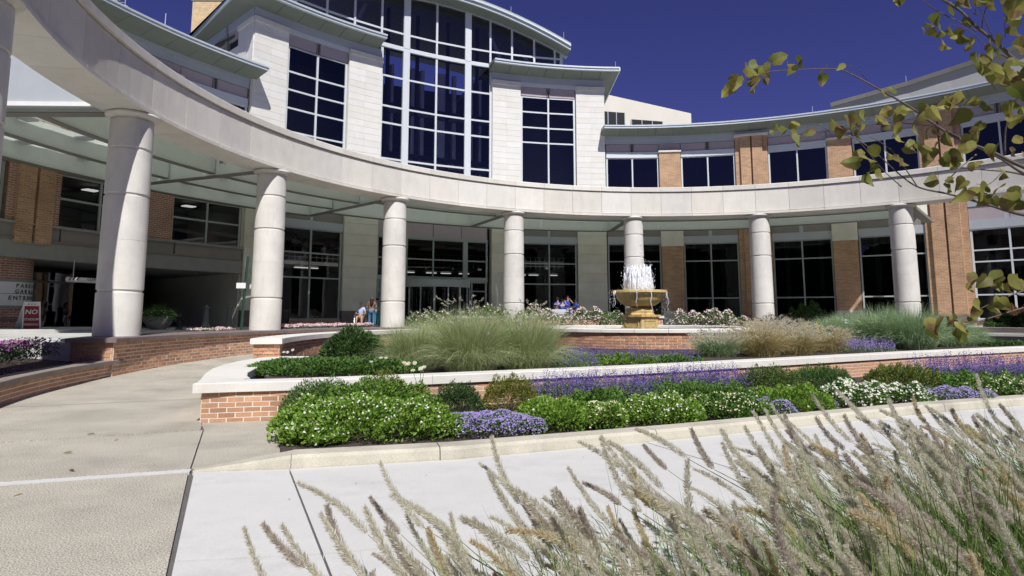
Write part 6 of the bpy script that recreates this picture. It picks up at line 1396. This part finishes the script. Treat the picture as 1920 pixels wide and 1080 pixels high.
def person(label, loc, face, H=1.72, shirt='blue', trousers='navy', skin='skin', hair='hair', pose='stand', longhair=False, back=None, arms=None, lean=0.):
    root = thing('person', label, 'person', loc); s_ = H/1.72; c, sn = math.cos(face), math.sin(face)
    def T(x, y, z):   # local: x to the person's left.. right, y forward
        z2 = z*s_; yy = y+lean*max(0, z-.9)
        return (loc[0]+(x*c-yy*sn)*s_, loc[1]+(x*sn+yy*c)*s_, loc[2]+z2)
    def j(x, y, z, r): return (*T(x, y, z), (r*s_ if not isinstance(r, tuple) else tuple(q*s_ for q in r)))
    if pose == 'stand':
        legs = {'hipL': (-.10, 0, .90, .085), 'kneeL': (-.11, .03, .49, .06), 'ankL': (-.12, 0, .09, .045), 'toeL': (-.13, .14, .04, .035), 'hipR': (.10, 0, .90, .085), 'kneeR': (.12, .02, .49, .06), 'ankR': (.14, -.02, .09, .045), 'toeR': (.16, .12, .04, .035)}; pz = .95
    else:
        legs = {'hipL': (-.10, .05, .55, .085), 'kneeL': (-.13, .48, .56, .062), 'ankL': (-.14, .52, .16, .045), 'toeL': (-.15, .66, .12, .035), 'hipR': (.10, .05, .55, .085), 'kneeR': (.14, .48, .56, .062), 'ankR': (.15, .52, .16, .045), 'toeR': (.16, .66, .12, .035)}; pz = .60
    dz = pz-.95
    ar = arms or {'elL': (-.27, .05, 1.14), 'haL': (-.2, .22, 1.02), 'elR': (.27, .05, 1.14), 'haR': (.2, .22, 1.02)}
    J = {'pel': j(0, 0, pz, (.13, .10)), 'waist': j(0, .0, 1.12+dz, (.12, .09)), 'chest': j(0, 0, 1.33+dz, (.145, .10)), 'neck': j(0, 0, 1.47+dz, .055), 'chin': j(0, .01, 1.53+dz, .055), 'head': j(0, .01, 1.61+dz, (.078, .092)), 'crown': j(0, 0, 1.69+dz, (.06, .07))}
    for k, v in legs.items(): J[k] = j(*v)
    for sd_ in 'LR':
        x = -.17 if sd_ == 'L' else .17; J['sh'+sd_] = j(x, 0, 1.40+dz, .052); e = ar['el'+sd_]; h = ar['ha'+sd_]; J['el'+sd_] = j(e[0], e[1], e[2]+dz, .038); J['wr'+sd_] = j(*[lerp(e[q], h[q], .85) for q in (0, 1)], lerp(e[2], h[2], .85)+dz, .026); J['ha'+sd_] = j(h[0], h[1], h[2]+dz, .036)
    E = [('pel', 'waist'), ('waist', 'chest'), ('chest', 'neck'), ('neck', 'chin'), ('chin', 'head'), ('head', 'crown')]
    for q in 'LR': E += [('pel', 'hip'+q), ('hip'+q, 'knee'+q), ('knee'+q, 'ank'+q), ('ank'+q, 'toe'+q), ('chest', 'sh'+q), ('sh'+q, 'el'+q), ('el'+q, 'wr'+q), ('wr'+q, 'ha'+q)]
    skinned('body', J, E, M[skin], root)
    def fat(keys, add): return {k: (*J[k][:3], tuple(r+add*s_ for r in (J[k][3] if isinstance(J[k][3], tuple) else (J[k][3],)*2))) for k in keys}
    S1 = fat(['pel', 'waist', 'chest', 'shL', 'shR'], .018)
    for q in 'LR': a, b = J['sh'+q], J['el'+q]; S1['ue'+q] = (*[lerp(a[i], b[i], .75) for i in range(3)], (.062*s_, .062*s_))
    S1['col'] = (*T(0, 0, 1.45+dz), (.07*s_, .07*s_))
    sh = skinned('shirt', S1, [('pel', 'waist'), ('waist', 'chest'), ('chest', 'shL'), ('chest', 'shR'), ('shL', 'ueL'), ('shR', 'ueR'), ('chest', 'col')], M[shirt], root)
    L1 = fat(['hipL', 'kneeL', 'ankL', 'hipR', 'kneeR', 'ankR'], .02); L1 = {'pel': (*T(0, 0, pz-.02), (.145*s_, .115*s_)), **L1}
    if pose != 'stand': L1.pop('ankL'); L1.pop('ankR'); ed = [('pel', 'hipL'), ('hipL', 'kneeL'), ('pel', 'hipR'), ('hipR', 'kneeR')]
    else: ed = [('pel', 'hipL'), ('hipL', 'kneeL'), ('kneeL', 'ankL'), ('pel', 'hipR'), ('hipR', 'kneeR'), ('kneeR', 'ankR')]
    skinned('trousers', L1, ed, M[trousers], root)
    for q in 'LR':
        a, b = J['ank'+q], J['toe'+q]; skinned('shoe', {'a': (a[0], a[1], a[2]-.03*s_, .05), 'b': (b[0], b[1], b[2], .045)}, [('a', 'b')], M['white' if pose != 'stand' else 'black2'], root)
    hd = T(0, -.015, 1.645+dz); mb = MB(); fz = .115*s_
    mb.lathe((0, 0, 0), [(.086*s_, -.02*s_), (.098*s_, .03*s_), (.085*s_, .075*s_), (.05*s_, .105*s_), (.005, .118*s_)], 14, False); mb.v = [(hd[0]+v[0], hd[1]+v[1], hd[2]+v[2]) for v in mb.v]
    if longhair: 
        skinned('hair', {'a': (*T(0, -.02, 1.67+dz), .105), 'b': (*T(0, -.08, 1.5+dz), .13), 'c': (*T(0, -.13, 1.32+dz), .12), 'd': (*T(0, -.13, 1.2+dz), .06)}, [('a', 'b'), ('b', 'c'), ('c', 'd')], M[hair], root)
    else: mb.build('hair', M[hair], root, True)
    mb = MB(); p = T(0, .105, 1.6+dz); mb.lathe(p, [(.004, .02), (.013, -.012), (.004, -.02)], 6); mb.build('nose', M[skin], root)
    for x in (-.03, .03): mb = MB(); p = T(x, .088, 1.625+dz); mb.lathe(p, [(.002, .008), (.011, 0), (.002, -.008)], 6); mb.build('eye', M['black'], root)
    if back:
        bt = text_obj('lettering', back, .13*s_, T(0, -.135, 1.33+dz), (math.pi/2, 0, face), M['white'], root)
    return root
zf = .97
Y0 = 34.6; p = Q(696, 612, Y0); person('woman with long dark hair, floral top and jeans seen from behind', (p[0], Y0, zf), 0.1, 1.64, 'pattern', 'jean', 'skin', 'hair', 'stand', True)
Y0 = 35.6; p = Q(706, 612, Y0); person('person in teal top half hidden behind the woman in the floral top', (p[0], Y0, zf), .5, 1.56, 'teal', 'teal', 'skin', 'hair', arms={'elL': (-.27, .05, 1.14), 'haL': (-.2, .22, 1.02), 'elR': (.3, .1, 1.16), 'haR': (.33, .3, 1.0)})
Y0 = 34.9; p = Q(676, 612, Y0); wl = (p[0], Y0, zf)
person('bald man in pale blue shirt and shorts sitting in a wheelchair', wl, math.pi+.05, 1.70, 'lblue', 'tan', 'skin', 'ghair', 'sit', arms={'elL': (-.27, .1, 1.12), 'haL': (-.08, .3, 1.08), 'elR': (.27, .1, 1.12), 'haR': (.08, .3, 1.08)})
root = thing('wheelchair', 'black wheelchair carrying the man in the pale blue shirt', 'wheelchair', wl)
for s_ in (-1, 1):
    ring = [(wl[0]+s_*.30, Y0+.1+.29*math.cos(a), zf+.30+.29*math.sin(a)) for a in np.linspace(0, 2*math.pi, 25)]; mb = MB(); mb.tube(ring, .018, 6, False); wh = mb.build('wheel', M['black2'], root)
    mb = MB()
    for k in range(8): a = k*math.pi/4; mb.tube([(wl[0]+s_*.30, Y0+.1, zf+.3), (wl[0]+s_*.30, Y0+.1+.28*math.cos(a), zf+.30+.28*math.sin(a))], .004, 4)
    mb.build('spokes', M['steel'], wh); mb = MB(); mb.tube([(wl[0]+s_*.26, Y0+.28, zf+.45), (wl[0]+s_*.26, Y0+.30, zf+1.0), (wl[0]+s_*.26, Y0+.42, zf+1.0)], .014, 6); mb.tube([(wl[0]+s_*.27, Y0+.25, zf+.72), (wl[0]+s_*.27, Y0-.15, zf+.72), (wl[0]+s_*.24, Y0-.45, zf+.5), (wl[0]+s_*.2, Y0-.6, zf+.12)], .014, 6); mb.build('side_frame', M['steel'], root)
    mb = MB(); mb.box((wl[0]+s_*.14, Y0-.62, zf+.09), (.16, .2, .02)); mb.build('footrest', M['black2'], root)
mb = MB(); mb.box((wl[0], Y0, zf+.47), (.5, .46, .05)); mb.build('seat', M['black2'], root); mb = MB(); mb.box((wl[0], Y0+.27, zf+.72), (.5, .04, .5)); mb.build('backrest', M['black2'], root)
def at(px, Y): return (Q(px, 600, Y)[0], Y, zf)
person('leftmost valet in blue shirt looking away near the window', at(1046, 40.5), -.5, 1.74, back='VALET', skin='skin')
person('second valet in blue shirt bending forward with raised fist and white back lettering', at(1055, 40.1), -.15, 1.62, back='VALET', skin='skin', lean=.25, arms={'elL': (-.3, .2, 1.2), 'haL': (-.25, .4, 1.2), 'elR': (.22, .12, 1.42), 'haR': (.12, .2, 1.72)})
person('third valet in blue shirt facing us with a hand raised to his face', at(1065, 40.7), math.pi-.2, 1.85, arms={'elL': (-.34, .12, 1.30), 'haL': (-.10, .16, 1.60), 'elR': (.27, .2, 1.2), 'haR': (-.05, .34, 1.22)})
person('rightmost valet in blue shirt turned to the left beside the stone pier', at(1080, 40.5), math.pi/2+.4, 1.68, back='VALET', skin='skin2', arms={'elL': (-.2, .2, 1.18), 'haL': (-.1, .5, 1.15), 'elR': (.27, .1, 1.2), 'haR': (.2, .4, 1.2)})
c = at(1050, 39.4); root = thing('valet_stand', 'slanted valet podium half hidden by the roses', 'podium', c)
mb = MB(); mb.box((c[0], c[1], zf+.4), (.7, .5, .8)); mb.build('cabinet', M['dpanel'], root); mb = MB(); mb.box((c[0], c[1]-.05, zf+.86), (.95, .6, .04), 0, .5); mb.build('slanted_top', M['metal'], root)
c = at(1068, 39.6); root = thing('key_box', 'dark blue framed board beside the valet podium', 'board', c); mb = MB(); mb.box((c[0], c[1], zf+.55), (.42, .06, 1.1)); mb.build('board', M['blue'], root); mb = MB(); mb.box((c[0], c[1]-.04, zf+.65), (.32, .02, .7)); mb.build('panel', M['navy'], root)
pp_ = PP(-44.0, 33.5, 5.25); person('person in white shirt standing on the upper floor behind the glass', pp_, .3, 1.78, 'white', 'black2', 'skin', 'hair')
pp_ = PP(-42.7, 33.5, 5.25); person('person in yellow top behind the upper floor railing', pp_, 1.2, 1.6, 'yellow', 'black2', 'skin2', 'hair')
# litter bin and furniture by the left pavilion window
c = Q(528, 612, 33); root = thing('litter_bin', 'black ribbed litter bin behind the second column', 'litter bin', (c[0], 33, .97)); mb = MB(); mb.lathe((c[0], 33, .97), [(.3, 0), (.34, .6), (.36, .8), (.36, .86), (.1, .95)], 20); mb.build('bin_body', M['black'], root)
mb = MB()
for k in range(20): a = k*math.pi/10; mb.tube([(c[0]+.31*math.cos(a), 33+.31*math.sin(a), .99), (c[0]+.37*math.cos(a), 33+.37*math.sin(a), 1.75)], .012, 4)
mb.build('ribs', M['black2'], root)

# woods across the road behind the camera: fill the reflections in the lower windows
pr = []
for k in range(60):
    az_ = R_(62+k*3.95); rw = 84+random.uniform(-5, 8)-(26*max(0, math.cos(az_-math.pi))**2); x = rw*math.sin(az_); y = 10+rw*math.cos(az_); h = random.uniform(19, 27)*(rw/84)
    pr.append(leaf_part(1200, (x, y, -.5), random.uniform(5, 7.5), 5, h, 2.4, 2.0, sd=k*.7, lumps=.3, ls=.4, shell=.2, edge=.35))
o = link('distant_woods', veg_mesh('distant_woods', pr), M['leafD']); o['kind'] = 'stuff'; o['label'] = 'distant dark trees across the road mirrored in the lower windows'; o['category'] = 'woods'

mb = MB()
for k in range(130):
    x = random.uniform(-3, 9); y = random.uniform(3.5, 10)
    if not (-.1 < (y-6.9-.38*(x+2.4)) < 0) and (y > 6.7+.38*(x+2.4)): continue
    a = random.uniform(0, 6.28); r0 = random.uniform(.004, .014); mb.add([(x+r0*math.cos(a+q)*(1 if q_ % 2 else .5), y+r0*math.sin(a+q), .0065+.003*(q_ % 2)) for q_, q in enumerate((0, 1.6, 3.1, 4.6))], [(0, 1, 2, 3)])
o = mb.build('pavement_litter', M['frust']); o['kind'] = 'stuff'; o['label'] = 'tiny dry leaf crumbs scattered over the pale concrete'; o['category'] = 'litter'
